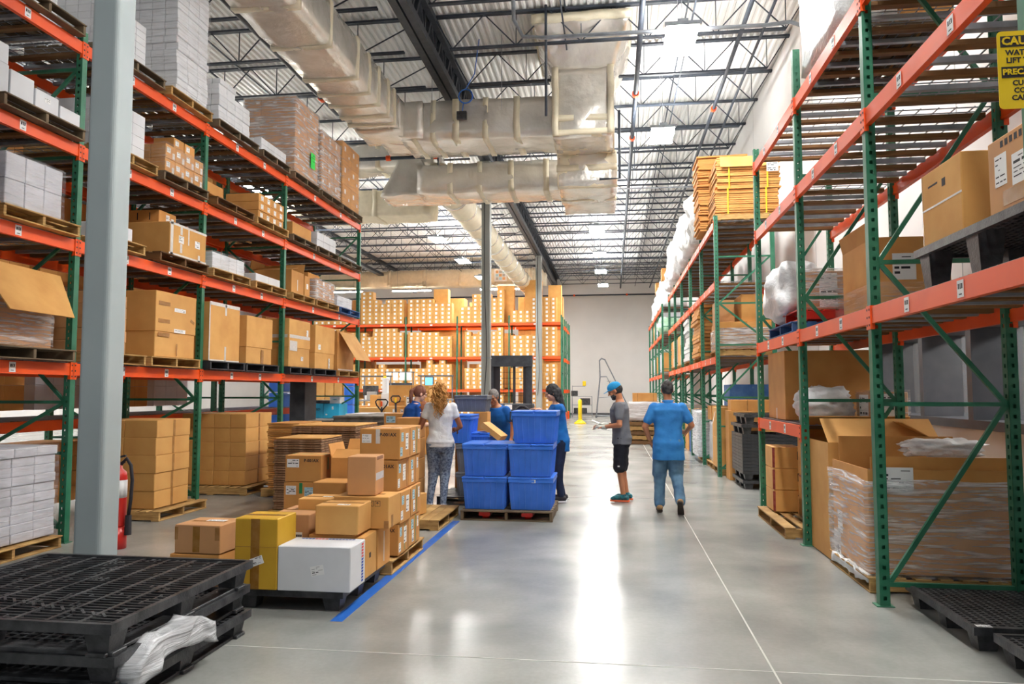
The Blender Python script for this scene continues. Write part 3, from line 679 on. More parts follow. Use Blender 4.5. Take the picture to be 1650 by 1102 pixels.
# ================================================================ pallets
def board(nm, sx, sy, sz, mt): return boxmesh(nm, sx, sy, sz, mt, .003)
def wood_pallet(x, y, z, label, W=1.0, Dp=1.1, mt='wood', rz=0, along='x', notch=True):
    """W along y (aisle side), Dp along x; stringers run along x"""
    e = empty('wooden_pallet', label, 'pallet', (x, y, z), rz)
    r = random.Random(int(x*31+y*17+z*7))
    n = 7
    for i in range(n):
        xx = -Dp/2 + .05 + (Dp-.1)*i/(n-1); obj('deck_board', board('deck_board', .1 if i % 2 else .125, W, .016, mt), e, (xx, r.uniform(-.004, .004), .108))
    for i in range(3):
        xx = -Dp/2 + .05 + (Dp-.1)*i/2; obj('bottom_board', board('bottom_board', .11, W, .015, mt), e, (xx, r.uniform(-.004, .004), 0))
    for i in range(3):
        yy = -W/2 + .02 + (W-.04)*i/2; obj('stringer', board('stringer', Dp, .038, .093, mt), e, (0, yy, .015))
    return e
def block_leg(m, x, y, z0, z1, r): m.box(x-r, x+r, y-r, y+r, z0, z1, 0, taper=r*.28)
def plastic_pallet(x, y, z, label, W=1.2, Dp=1.02, h=.14, grid='bars', rz=0, rim=True, runners=False, group=None):
    """black plastic pallet; W along x, Dp along y"""
    e = empty('plastic_pallet', label, 'pallet', (x, y, z), rz, group)
    def rimf():
        m = MB(); t = .03; a, b = W/2, Dp/2; z0, z1 = h-.045, h+.006
        m.box(-a, a, -b, -b+t, z0, z1); m.box(-a, a, b-t, b, z0, z1); m.box(-a, -a+t, -b+t, b-t, z0, z1); m.box(a-t, a, -b+t, b-t, z0, z1); return m.mesh('pallet_rim', 'black')
    def gridf():
        m = MB(); a, b = W/2-.03, Dp/2-.03; zt = h-.004
        if grid == 'bars':
            n = 30
            for i in range(n+1):
                yy = -b + 2*b*i/n; m.box(-a, a, yy-.005, yy+.005, zt-.02, zt)
            for i in range(9):
                xx = -a + 2*a*i/8; m.box(xx-.012, xx+.012, -b, b, zt-.022, zt+.001)
            rr = random.Random(3)
            for i in range(90):
                xx = rr.uniform(-a+.05, a-.05); yy = -b + 2*b*rr.randrange(n)/n; m.box(xx-.006, xx+.006, yy, yy+2*b/n*rr.choice((1, 2)), zt-.02, zt)
            for k in range(14): m.bar((a-.1-k*.075, -b+.1+k*.02, zt), (a-.16-k*.075, -b+.16+k*.02, zt), .014, .012)
        else:
            n = 24
            for i in range(n+1):
                yy = -b + 2*b*i/n; m.box(-a, a, yy-.009, yy+.009, zt-.02, zt)
                xx = -a + 2*a*i/n; m.box(xx-.009, xx+.009, -b, b, zt-.021, zt-.001)
        return m.mesh('deck_grid', 'black')
    obj('pallet_rim', cached(('rim', W, Dp, h), rimf), e); stuff(obj('deck_grid', cached(('grid', W, Dp, h, grid), gridf), e))
    for i in range(3):
        for j in range(3):
            def lf():
                m = MB(); r = .075; m.poly([(-r*.7, -r*.7, 0), (r*.7, -r*.7, 0), (r*.7, r*.7, 0), (-r*.7, r*.7, 0), (-r, -r, h-.02), (r, -r, h-.02), (r, r, h-.02), (-r, r, h-.02)], [(0, 3, 2, 1), (4, 5, 6, 7), (0, 1, 5, 4), (1, 2, 6, 5), (2, 3, 7, 6), (3, 0, 4, 7)]); return m.mesh('pallet_leg', 'black')
            obj('pallet_leg', cached(('leg', h), lf), e, ((W/2-.1)*(i-1), (Dp/2-.1)*(j-1), 0))
    if runners:
        for i in range(3): obj('pallet_runner', boxmesh('pallet_runner', W-.04, .11, .022, 'black', .004), e, (0, (Dp/2-.1)*(i-1), 0))
        obj('pallet_runner', boxmesh('pallet_runner', .11, Dp-.04, .02, 'black', .004), e, (W/2-.1, 0, .001))
        obj('pallet_runner', boxmesh('pallet_runner', .11, Dp-.04, .02, 'black', .004), e, (-W/2+.1, 0, .001))
    return e
# ================================================================ people
SKIN1 = mat('tanned skin', rgb(196, 128, 88), .5, var=.05); SKIN2 = mat('brown skin', rgb(150, 88, 56), .5, var=.05); SKIN3 = mat('light skin', rgb(226, 176, 146), .5, var=.05)
class Prim(MB):
    def cap(s, p, q, r1, r2, n=14, fl=None):
        """tapered limb with rounded ends"""
        p, q = Vector(p), Vector(q); d = (q-p); L_ = d.length; d.normalize(); R = []
        u = d.orthogonal().normalized() if fl is None else (Vector(fl) - d*Vector(fl).dot(d)).normalized(); v = d.cross(u)
        seg = [(-r1*.95, .25), (-r1*.7, .7), (-r1*.3, .95)]
        prof = [(a, r1*b) for a, b in seg] + [(L_*t, r1*(1-t)+r2*t) for t in (0, .25, .5, .75, 1)] + [(L_-a/r1*r2 if r1 else L_, r2*b) for a, b in reversed(seg)]
        s.rings([[p + d*a + (u*math.cos(2*PI*k/n) + v*math.sin(2*PI*k/n))*r for k in range(n)] for a, r in prof])
    def ell(s, c, r, R=None, n=16, m_=10):
        c = Vector(c); R = R or Matrix.Identity(3); rr = []
        for i in range(m_+1):
            a = -PI/2 + PI*(i+.0)/m_; a = max(-PI/2+.12, min(PI/2-.12, a))
            rr.append([c + R @ Vector((r[0]*math.cos(a)*math.cos(2*PI*k/n), r[1]*math.cos(a)*math.sin(2*PI*k/n), r[2]*math.sin(a))) for k in range(n)])
        s.rings(rr)
    def tors(s, rs, T=None, n=24):
        """rs: (z, cx, cy, wx, wy)"""
        out = []
        for z, cx, cy, wx, wy in rs:
            ring = []
            for k in range(n):
                a = 2*PI*k/n; ca, sa = math.cos(a), math.sin(a); p = Vector((cx + wx*math.copysign(abs(ca)**.8, ca), cy + wy*math.copysign(abs(sa)**.9, sa), z))
                ring.append(T(p) if T else p)
            out.append(ring)
        s.rings(out)
def fuse(prim, name, m_, voxel, parent, smooth=2, wrinkle=0, wf=9, seed=0):
    me = prim.mesh('tmp', m_); o = bpy.data.objects.new('tmp', me); COL.objects.link(o)
    md = o.modifiers.new('r', 'REMESH'); md.mode = 'VOXEL'; md.voxel_size = voxel; md.adaptivity = 0
    ms = o.modifiers.new('s', 'SMOOTH'); ms.iterations = smooth; ms.factor = .5
    me2 = bpy.data.meshes.new_from_object(o.evaluated_get(bpy.context.evaluated_depsgraph_get()))
    bpy.data.objects.remove(o); me2.name = name; me2.materials.clear(); me2.materials.append(m_ if not isinstance(m_, str) else M[m_])
    if wrinkle:
        nv = len(me2.vertices); nr = [v.normal.copy() for v in me2.vertices]; out = []
        for v, q in zip(me2.vertices, nr):
            p = v.co; w_ = noise.noise(Vector((p.x*wf, p.y*wf, p.z*wf*1.6+seed)))*wrinkle; out += list(p + q*w_)
        me2.vertices.foreach_set('co', out)
    me2.polygons.foreach_set('use_smooth', [True]*len(me2.polygons))
    return obj(name, me2, parent)
def hand(B, w, d, palm, side, curl=.5, r=.0085, spread=.02):
    """five fingers: w wrist, d direction, palm = palm normal, side = thumb side direction"""
    w, d, palm, side = Vector(w), Vector(d).normalized(), Vector(palm).normalized(), Vector(side).normalized()
    for k in range(4):
        u = (k-1.5)*.02; B.cap(w - d*.005 + side*u*.6, w + d*.085 + side*u, .015, .0125, 10)
        p = w + d*.088 + side*u; L3 = [(.042, .027, .02), (.046, .03, .022), (.042, .027, .02), (.033, .022, .018)][3-k if side.dot(side) else k]; a = 0
        for j, l_ in enumerate(L3):
            a += curl*(.5 if j == 0 else .8); q = p + (d*math.cos(a) + palm*math.sin(a)).normalized()*l_; B.cap(p, q, r*(1-.08*j), r*(.92-.08*j), 8); p = q
    p = w + side*.026 + d*.02; q = p + (d*.6 + side*.7 + palm*.3).normalized()*.04; B.cap(p, q, .014, .0105, 8); B.cap(q, q + (d*.9 + side*.15 + palm*.4).normalized()*.032, .0105, .008, 8)
def person(label, loc, rz, hips, legs, arms, lean=0, twist=0, H_=1.0, head=(0, 0, 0), skin=SKIN1, female=False, bulk=1.0, shirt=None, sleeve=.55, hem=.86, pants=None, pantleg=1.0, pantr=1.0, shoe=None, vox=.0085, neckline=True):
    """legs: for side -1,+1: (knee, ankle, toe dir); arms: (elbow, wrist, handdir, palm)"""
    e = empty('person', label, 'person', loc, rz)
    hz = hips; th = math.radians(lean)
    def T(p):
        p = Vector(p); z0 = hz + .02
        if p.z <= z0: return p
        k = min(1, (p.z-z0)/.25); a = th*k
        q = Matrix.Rotation(-a, 3, 'X') @ (p - Vector((0, 0, z0))) + Vector((0, 0, z0)); q.y += 0
        return q
    f = .9 if female else 1.0
    bu = bulk
    rs = [(hz-.12, 0, -.01, .10*bu, .085*bu), (hz-.08, 0, -.012, .155*bu, .11*bu), (hz, 0, -.015, .172*bu, .118*bu), (hz+.1, 0, -.005, .155*bu*f, .105*bu), (hz+.2, 0, .0, .148*bu*f, .102*bu), (hz+.33, 0, .005, .168*bu*f, .115*bu),
          (hz+.43, 0, 0, .182*bu*f, .112*bu), (hz+.49, 0, -.008, .165*f, .088), (hz+.53, 0, -.012, .10*f, .066), (hz+.56, 0, -.012, .062, .058)]
    B = Prim(); B.tors(rs, T)
    shz = hz + .465; sw = .178*f + .02*(bu-1); nk = T((0, -.012, hz+.53)); hc = T((0, .02, hz+.72))
    B.cap(nk, T((0, .005, hz+.64)), .058*f, .054*f)
    HR = (Matrix.Rotation(head[0], 3, 'Z') @ Matrix.Rotation(-head[1], 3, 'X'))
    hc = T((0, .005, hz+.63)) + HR @ Vector((0, .018, .075))
    def HP(x, y, z): return hc + HR @ Vector((x, y, z))
    B.ell(HP(0, -.012, .022), (.077, .096, .095), HR); B.ell(HP(0, .028, -.045), (.058, .062, .068), HR); B.ell(HP(0, .05, -.085), (.03, .034, .026), HR); B.ell(HP(0, .07, -.055), (.026, .022, .016), HR)
    B.ell(HP(0, .088, .02), (.05, .014, .012), HR); B.cap(HP(0, .088, .008), HP(0, .112, -.022), .009, .013, 8)
    for s in (-1, 1): B.ell(HP(s*.078, -.006, -.008), (.011, .018, .03), HR); B.ell(HP(s*.04, .068, -.025), (.024, .018, .02), HR)
    hipj = {}
    for s, (kn, an, toe) in zip((-1, 1), legs):
        hp = Vector((s*.088*bu, -.005, hz-.04)); kn, an = Vector(kn), Vector(an); hipj[s] = hp
        B.cap(hp, kn, .088*bu, .054, 16); mid = kn.lerp(an, .3); B.cap(kn, an, .052, .036, 14); B.ell(mid + Vector((0, -.008, 0)), (.046, .046, .1))
        td = Vector(toe).normalized(); B.cap(an + Vector((0, 0, -.03)), an + td*.14 + Vector((0, 0, -.045)), .034, .03, 10)
    for s, (el, wr, hd, pm) in zip((-1, 1), arms):
        sh = T((s*sw, -.005, shz)); el, wr = T(el) if not isinstance(el, Vector) else el, T(wr) if not isinstance(wr, Vector) else wr
        B.ell(sh, (.056, .056, .06)); B.cap(sh, el, .05*bu*f, .039*f, 14); B.cap(el, wr, .041*f, .026*f, 14)
        hd = Vector(hd); sd = Vector(hd).cross(Vector(pm)) * (1 if s < 0 else -1); hand(B, wr, hd, pm, sd)
    body = fuse(B, 'body', skin, vox, e)
    # clothes: shells just outside the body
    if shirt:
        S = Prim(); g = .016
        zz = hem; out = []
        for z, cx, cy, wx, wy in rs:
            if z < hz-.01 or z > hz+.53: continue
            out.append((z, cx, cy, wx+g, wy+g+.004))
        out = [(hem, 0, -.008, .19*bu*(.93 if female else 1), .135*bu), (min(hem+.08, hz-.02), 0, -.008, .188*bu*(.95 if female else 1), .135*bu)] + out
        S.tors(out, T)
        for s, (el, wr, hd, pm) in zip((-1, 1), arms):
            sh = T((s*sw, -.005, shz)); el = T(el) if not isinstance(el, Vector) else el; q = sh.lerp(el, sleeve)
            S.ell(sh, (.07, .07, .072)); S.cap(sh, q, .066*bu*f, .06*bu*f if sleeve < .9 else .05, 14)
            if sleeve >= 1: wr = T(wr) if not isinstance(wr, Vector) else wr; S.cap(el, el.lerp(wr, sleeve-1), .052, .04, 12)
        so = fuse(S, 'shirt', shirt, .011, e, 1, .008, 8)
    if pants:
        P_ = Prim(); g = .014
        P_.tors([(hz-.14, 0, -.01, .12*bu, .10*bu), (hz-.08, 0, -.012, .155*bu+g, .11*bu+g), (hz, 0, -.015, .172*bu+g, .118*bu+g), (hz+.06, 0, -.01, .158*bu*f+g, .108*bu+g)])
        for s, (kn, an, toe) in zip((-1, 1), legs):
            hp, kn, an = hipj[s], Vector(kn), Vector(an); kr = .064+.012*pantr+.006
            if pantleg <= .6:
                P_.cap(hp, hp.lerp(kn, pantleg/.5*.98), .1*bu, .098, 16)
            else:
                P_.cap(hp, kn, .098*bu+.004, kr+.008*pantr, 16); P_.cap(kn, kn.lerp(an, .35), kr+.006, .058+.012*pantr, 14); P_.cap(kn.lerp(an, .2), an + Vector((0, 0, .01)), .06+.01*pantr, .042+.022*pantr, 14)
        fuse(P_, 'trousers' if pantleg > .6 else 'shorts', pants, .011, e, 1, .009 if pantr > .5 else .004, 12, 3)
    if shoe:
        for s, (kn, an, toe) in zip((-1, 1), legs):
            td = Vector(toe).normalized(); an = Vector(an); sd = td.cross(Vector((0, 0, 1))).normalized(); up = sd.cross(td)
            U = Prim(); base = an - up*.035
            U.cap(base - td*.045, base + td*.13, .043, .036, 14); U.cap(an + up*.0, base, .044, .046, 12); U.ell(base + td*.14 - up*.01, (.04, .05, .03), Matrix((sd, td, up)).transposed())
            so = fuse(U, 'shoe', shoe[0], .009, e, 2)
            L_ = MB(); o0 = base - up*.05; ring = []
            prof = [(-.09, .02), (-.07, .035), (0, .036), (.08, .042), (.14, .042), (.18, .026), (.195, .0)]
            pts = [o0 + td*a + sd*b for a, b in prof] + [o0 + td*a - sd*b for a, b in reversed(prof[:-1])]
            L_.rings([[p for p in pts], [p + up*.022 for p in pts]]); so2 = L_.build('shoe_sole', shoe[1], e); so2.parent = e
    return e, hc, HR, HP, T
def hair_cap(e, HP, HR, m_, r=(.086, .104, .106), off=(0, -.022, .034), extra=(), amp=.0, name='hair'):
    S = Prim(); S.ell(HP(*off), r, HR)
    for p, q, a, b in extra: S.cap(HP(*p), HP(*q), a, b, 12)
    return fuse(S, name, m_, .008, e, 1, amp, 30)
HB = mat('black hair', rgb(20, 17, 18), .8, var=.3, scale=30); HBr = mat('brown hair', rgb(128, 60, 18), .75, var=.3, scale=25, stretch=(1, 1, .2)); HBl = mat('curly blonde hair', rgb(236, 166, 66), .6, var=.35, scale=20); HG = mat('grey hair', rgb(140, 132, 126), .7, var=.3, scale=30)
def face(e, HP, m_, glasses=False):
    for s in (-1, 1):
        c = MB(); c.tube([HP(s*.016, .101, .03), HP(s*.03, .1, .036), HP(s*.046, .09, .032)], .004, 5); c.build('eyebrow', m_, e)
        o = obj('eye', lump_mesh('eye', .011, .006, .006, 'ink', 1, 0, 1, 2, 0), e); o.location = HP(s*.032, .088, .01)
    c = MB(); c.tube([HP(-.02, .092, -.055), HP(0, .097, -.053), HP(.02, .092, -.055)], .0045, 5); c.build('mouth', M['redtape'], e)
# --- man in blue polo walking away
polo = fabric('sky blue polo knit', rgb(56, 142, 214), rgb(40, 120, 196)); jeans = fabric('faded blue denim', rgb(112, 152, 180), rgb(54, 88, 122), 5); tan = mat('tan shoe leather', rgb(170, 132, 84), .7); soleb = mat('dark sole rubber', rgb(52, 40, 30), .8)
e, hc, HR, HP, T = person('man with short black hair in a sky blue polo and faded jeans walking away', (.74, 10.3, 0), .0, .93,
    [((-.12, .04, .50), (-.125, .02, .1), (0, 1, 0)), ((.10, .02, .50), (.13, -.24, .17), (.1, .62, -.75))],
    [((-.31, -.03, 1.14), (-.235, .10, .93), (.35, .5, -.8), (.8, -.2, .3)), ((.31, -.02, 1.16), (.25, .2, 1.06), (-.4, .8, 0), (-.6, -.3, -.4))],
    lean=2, head=(.12, .14), bulk=1.13, shirt=polo, sleeve=.66, hem=.70, pants=jeans, pantr=1.3, shoe=(tan, soleb), skin=SKIN1)
hair_cap(e, HP, HR, HB, (.084, .103, .106), (0, -.02, .03), [((0, -.07, 0), (0, -.085, -.035), .05, .035)]); face(e, HP, HB)
c = Prim(); c.tors([(1.455, 0, -.012, .085, .078), (1.50, 0, -.012, .07, .067)], T); fuse(c, 'collar', polo, .009, e)
c = MB(); w_ = Vector((-.245, .085, .955)); c.tube([w_ + Vector((.03*math.cos(t), .03*math.sin(t)*.8, .012*math.sin(t))) for t in [i*PI/6 for i in range(13)]], .007, 6); c.build('bracelet', 'tape_dark', e)
# --- man in grey T-shirt, cap, shorts
gt = fabric('grey T-shirt jersey', rgb(118, 120, 126), rgb(100, 102, 108)); bsh = fabric('black sport shorts', rgb(20, 22, 34), rgb(14, 14, 24)); teal = mat('teal running shoe mesh', rgb(30, 140, 150), .6, var=.5, scale=26, c2=rgb(30, 34, 40)); osole = mat('orange shoe sole', rgb(250, 110, 50), .5, var=.1)
e, hc, HR, HP, T = person('bearded man in a blue cap, grey T-shirt and black shorts reading a paper', (.12, 11.2, 0), PI/2 - .06, .93,
    [((-.1, .02, .5), (-.1, -.03, .1), (0, 1, 0)), ((.1, .0, .5), (.1, -.07, .1), (.1, 1, 0))],
    [((-.27, -.0, 1.13), (-.14, .24, 1.1), (.25, 1, .05), (0, -.1, -1)), ((.27, .0, 1.13), (.14, .25, 1.12), (-.25, 1, .05), (0, -.1, -1))],
    lean=3, head=(0, .42), bulk=1.08, shirt=gt, sleeve=.62, hem=.84, pants=bsh, pantleg=.5, shoe=(teal, osole))
hair_cap(e, HP, HR, HB, (.08, .096, .085), (0, -.03, .01)); face(e, HP, HB)
S = Prim(); S.ell(HP(0, .04, -.062), (.06, .055, .058), HR); S.ell(HP(0, .055, -.09), (.036, .042, .034), HR); fuse(S, 'beard', HB, .008, e, 1, .003, 40)
capm = fabric('bright blue cap cloth', rgb(48, 168, 226), rgb(36, 150, 210), bump=.2)
S = Prim(); S.ell(HP(0, -.01, .062), (.09, .108, .078), HR); cp = fuse(S, 'baseball_cap', capm, .008, e)
S = MB(); n = 12; top = []
S.rings([[HP(.075*math.cos(a), .075+.095*math.sin(a)*(1 if math.sin(a) > 0 else .2), .052-.022*max(0, math.sin(a)) + .006*dz - .012*abs(math.cos(a))) for a in [2*PI*k/20 for k in range(20)]] for dz in (0, 1)]); S.build('cap_visor', capm, cp)
glove = fabric('white work glove', rgb(230, 228, 215)); 
for s in (-1, 1):
    G = Prim(); wv = T((s*.14, .245, 1.1 if s < 0 else 1.12)); dv = Vector((-s*.25, 1, .05)).normalized(); G.cap(wv - dv*.04, wv + dv*.02, .036, .036)
    for k in range(4): sd = Vector((1, .2, 0)) * (k-1.5)*.021; G.cap(wv + sd*.6, wv + dv*.09 + sd, .019, .016, 8); p = wv + dv*.09 + sd; q = p + dv*.035 + Vector((0, 0, -.015)); G.cap(p, q, .0125, .012, 8); G.cap(q, q + dv*.01 + Vector((0, 0, -.025)), .0115, .0105, 8)
    G.cap(wv + dv*.03 + Vector((-s*.03, 0, .01)), wv + dv*.075 + Vector((-s*.05, 0, .02)), .014, .012, 8)
    fuse(G, 'glove', glove, .006, e, 1)
c = MB(); c.bar((0, .31, 1.14), (0, .43, 1.19), .16, .002); pp = c.build('paper', 'paper'); pp.location = (.12, 11.2, 0); pp.rotation_euler = (0, 0, PI/2-.06); pp.name = 'paper_sheet'; tag(pp, 'white paper sheet held in front by the man in the blue cap', 'paper')
c = MB(); 
for a in ((.0, .0), (.012, 0)): pass
o = obj('shorts_logo', boxmesh('shorts_logo', .03, .002, .02, 'paper', .0005), e, (-.2, .03, .52), PI/2)
# --- woman in white T-shirt
wt = fabric('white T-shirt jersey', rgb(236, 236, 236), rgb(214, 216, 222), 9, .8); acid = mat('acid-washed denim', rgb(52, 66, 96), .9, var=.5, scale=38, c2=rgb(150, 166, 190), bump=.3); sock = mat('striped shoe canvas', rgb(60, 70, 100), .7, var=.4, scale=40, c2=rgb(220, 220, 225))
e, hc, HR, HP, T = person('woman with long curly blonde ponytail in a white T-shirt and acid-washed jeans', (-2.33, 10.0, 0), .12, .93,
    [((-.1, .04, .5), (-.14, -.02, .1), (-.2, 1, 0)), ((.06, .03, .5), (.05, -.1, .1), (.1, 1, 0))],
    [((-.27, -.02, 1.13), (-.26, .17, 1.36), (0, .5, .8), (0, .6, -.4)), ((.27, .0, 1.14), (.2, .22, 1.08), (-.3, .9, 0), (-.5, -.2, -.5))],
    lean=-1, head=(-.05, .05), bulk=1.05, female=True, shirt=wt, sleeve=.42, hem=.86, pants=acid, pantr=.05, shoe=(sock, M['paper']), skin=SKIN2)
hair_cap(e, HP, HR, HBl, (.09, .11, .108), (0, -.018, .035), [((0, -.08, .03), (0, -.13, .02), .045, .055)]); face(e, HP, HBr, True)
rr = random.Random(4); c = MB()
for i in range(110):
    x0, y0 = rr.gauss(0, .024), rr.gauss(0, .02); L_ = rr.uniform(.26, .44); ph = rr.uniform(0, 6); amp = rr.uniform(.012, .022); sp = rr.gauss(0, .032); b0 = HP(x0*.6, -.12+y0*.5, .07+rr.uniform(-.05, .02)); n_ = 22; pts = []
    for k in range(n_):
        t = k/(n_-1); pts.append(b0 + Vector((x0*.5 + sp*math.sin(PI*min(1, t*1.1))*1.3 + amp*math.cos(ph+t*24), -.035*math.sin(PI*t) - .02*t + y0 + amp*math.sin(ph+t*24), -L_*t)))
    c.tube(pts, [.008*(1-.55*k/n_) for k in range(n_)], 5)
c.build('curly_ponytail', HBl, e, smooth=True)
c = MB(); g_ = [HP(.03+.018*math.cos(t), .1, .01+.016*math.sin(t)) for t in [i*PI/6 for i in range(13)]]; c.tube(g_, .002, 4); c.tube([HP(.05, .1, .015), HP(.082, .0, .012)], .002, 4); c.build('glasses', 'ink', e)
c = MB(); w_ = Vector((-.26, .14, 1.32)); c.tube([w_ + Vector((.034*math.cos(t), .034*math.sin(t), 0)) for t in [i*PI/6 for i in range(13)]], .009, 6); c.build('wristwatch', 'white', e)
# --- woman with brown ponytail in blue shirt
bl2 = fabric('royal blue work shirt', rgb(10, 84, 170), rgb(8, 66, 140)); drk = fabric('dark trousers', rgb(30, 34, 48))
e, hc, HR, HP, T = person('woman with brown ponytail in a royal blue shirt bending over beside the white T-shirt', (-3.2, 11.45, 0), -.95, .9,
    [((-.1, .04, .48), (-.1, .02, .1), (0, 1, 0)), ((.1, .04, .48), (.1, -.02, .1), (0, 1, 0))],
    [((-.25, .12, 1.12), (-.14, .36, 1.2), (.2, 1, 0), (0, 0, -1)), ((.25, .08, 1.1), (.14, .34, 1.22), (-.2, 1, .2), (0, 0, -1))],
    lean=16, head=(-.1, .25), female=True, bulk=1.15, shirt=bl2, sleeve=.8, hem=.72, pants=drk, pantr=.6, shoe=(M['ink'], soleb), skin=SKIN3)
hair_cap(e, HP, HR, HBr, (.086, .105, .106), (0, -.02, .034)); face(e, HP, HBr)
S = Prim(); S.cap(HP(0, -.1, .06), HP(0, -.15, .0), .03, .036); S.cap(HP(0, -.15, .0), HP(.01, -.13, -.13), .036, .03); S.cap(HP(.01, -.13, -.13), HP(.01, -.11, -.2), .03, .01); fuse(S, 'ponytail', HBr, .008, e, 1, .006, 30)
S = Prim(); S.tors([(1.41, 0, -.012, .082, .078), (1.47, 0, -.012, .068, .066)], T); fuse(S, 'collar', bl2, .009, e)
# --- grey-haired man in blue T-shirt leaning
bl3 = fabric('blue work T-shirt', rgb(16, 104, 186), rgb(12, 84, 160))
e, hc, HR, HP, T = person('grey-haired man in a blue T-shirt with white chest print leaning over the totes', (-1.78, 12.1, 0), PI - .45, .88,
    [((-.11, .04, .47), (-.12, .0, .1), (0, 1, 0)), ((.11, .04, .47), (.12, .0, .1), (0, 1, 0))],
    [((-.27, .03, 1.12), (-.25, .12, .88), (0, .4, -.9), (.8, 0, 0)), ((.26, .05, 1.1), (.2, .25, .98), (-.1, .8, -.5), (-.6, 0, -.5))],
    lean=24, head=(.3, .35), bulk=1.1, shirt=bl3, sleeve=.6, hem=.78, pants=drk, pantr=1, shoe=(M['ink'], soleb), skin=SKIN1)
hair_cap(e, HP, HR, HG, (.085, .103, .104), (0, -.024, .03), amp=.002); face(e, HP, HG)
c = MB()
for s in (-1, 1): c.tube([HP(s*.032+.018*math.cos(t), .106, .008+.014*math.sin(t)) for t in [i*PI/6 for i in range(13)]], .002, 4); c.tube([HP(s*.05, .105, .012), HP(s*.08, .0, .01)], .002, 4)
c.build('glasses', 'ink', e)
o = obj('chest_print', boxmesh('chest_print', .14, .004, .022, 'paper', .0005), e); pz = T((.02, .135, 1.2)); o.location = pz; o.rotation_euler = (-math.radians(24), 0, 0)
# --- dark-haired woman in blue shirt
bl4 = fabric('bright blue work shirt', rgb(14, 112, 190), rgb(10, 90, 166)); nav = fabric('navy jeans', rgb(24, 40, 74), rgb(14, 26, 52))
e, hc, HR, HP, T = person('woman with long black hair in a blue shirt resting a hand on the top tote', (-.78, 11.0, 0), PI/2 + .25, .9,
    [((-.1, .04, .48), (-.1, .0, .1), (0, 1, 0)), ((.1, .04, .48), (.1, -.06, .1), (0, 1, 0))],
    [((-.25, .1, 1.2), Vector((-.12, .32, 1.36)), (.2, 1, .05), (0, -.1, -1)), ((.24, -.02, 1.12), (.2, .16, 1.0), (-.1, .8, -.3), (-.6, 0, -.5))],
    lean=6, head=(.1, .3), female=True, bulk=1.0, shirt=bl4, sleeve=.95, hem=.74, pants=nav, pantr=.4, shoe=(M['ink'], M['paper']), skin=SKIN3)
hair_cap(e, HP, HR, HB, (.088, .107, .107), (0, -.022, .03), [((.03, -.07, 0), (.04, -.07, -.17), .07, .05), ((-.03, -.07, 0), (-.04, -.07, -.17), .07, .05), ((.0, -.08, 0), (0, -.1, -.28), .07, .04), ((.07, -.02, .02), (.075, -.03, -.12), .03, .025), ((-.07, -.02, .02), (-.075, -.03, -.12), .03, .025)], amp=.003); face(e, HP, HB)
# ================================================================ loads on the left rack (aisle face toward +x)
XF = -5.72
def lp(y0, y1, lv, label, mt='wood', dp=1.06): wood_pallet(XF-dp/2+.02, (y0+y1)/2, LLV[lv]+.012, label, W=y1-y0, Dp=dp, mt=mt)
PZ = .14
T, D_, C_, B_ = [LLV[i] + PZ for i in (3, 0, 1, 2)]
FT = 'left rack top shelf'
# --- top shelf
lp(5.0, 6.0, 3, 'pallet on left rack top shelf, nearest, partly out of frame at the corner', 'wood_grey')
stack(-6.6, XF, 5.1, 5.9, T, T+.8, 3, 3, 6, 'whitebox', 'small white carton', 'top shelf, at the frame edge', joined=True)
lp(6.2, 7.25, 3, 'dark pallet on left rack top shelf just before the near green post', 'wood_grey')
stack(-6.75, -6.1, 6.9, 7.3, T, T+.75, 4, 3, 7, 'whitebox', 'small white carton', 'top shelf before grey column', joined=True)
lp(7.6, 8.72, 3, 'grey pallet directly right of the grey column, left rack top shelf', 'wood_grey')
stack(-6.5, XF-.12, 7.7, 8.5, T, T+.6, 4, 4, 7, 'whitebox', 'small white carton', 'top shelf beside grey column', joined=True)
lp(8.85, 9.87, 3, 'pallet under the tallest white stack, left rack top shelf')
stack(-6.5, XF-.02, 9.02, 9.78, T, T+1.62, 4, 3, 17, 'whitebox', 'small white carton', 'tallest stack on left rack top shelf', jit=.01, brick=True)
wrap(-6.5, XF-.02, 9.02, 9.78, T, T+1.62, 'clear stretch film around the tallest white carton stack', 'film')
lp(10.05, 11.3, 3, 'pallet under the second white stack, left rack top shelf', 'wood_grey')
stack(-6.3, XF-.04, 10.15, 11.1, T, T+.66, 4, 4, 8, 'whitebox', 'small white carton', 'second white stack, top shelf', jit=.012, drop=lambda i, j, k: k >= 6 and j > 1)
lp(11.45, 12.5, 3, 'pallet under the low white load, left rack top shelf', 'wood_grey')
stack(-6.2, XF-.04, 11.5, 12.45, T, T+.22, 3, 4, 2, 'whitebox', 'flat white carton', 'low load, top shelf')
lp(12.7, 13.85, 3, 'pallet under the film-wrapped load with the green label', 'wood_grey')
dl = [('+x', -.2, .2, .08, .1, 'label'), ('+x', .25, -.1, .06, .06, 'label'), ('-y', .3, .3, .07, .04, 'label')]
stack(-6.74, XF-.02, 12.76, 13.85, T, T+1.42, 3, 2, 3, 'kraft_pink', 'large brown carton', 'wrapped load with green note', decals=dl)

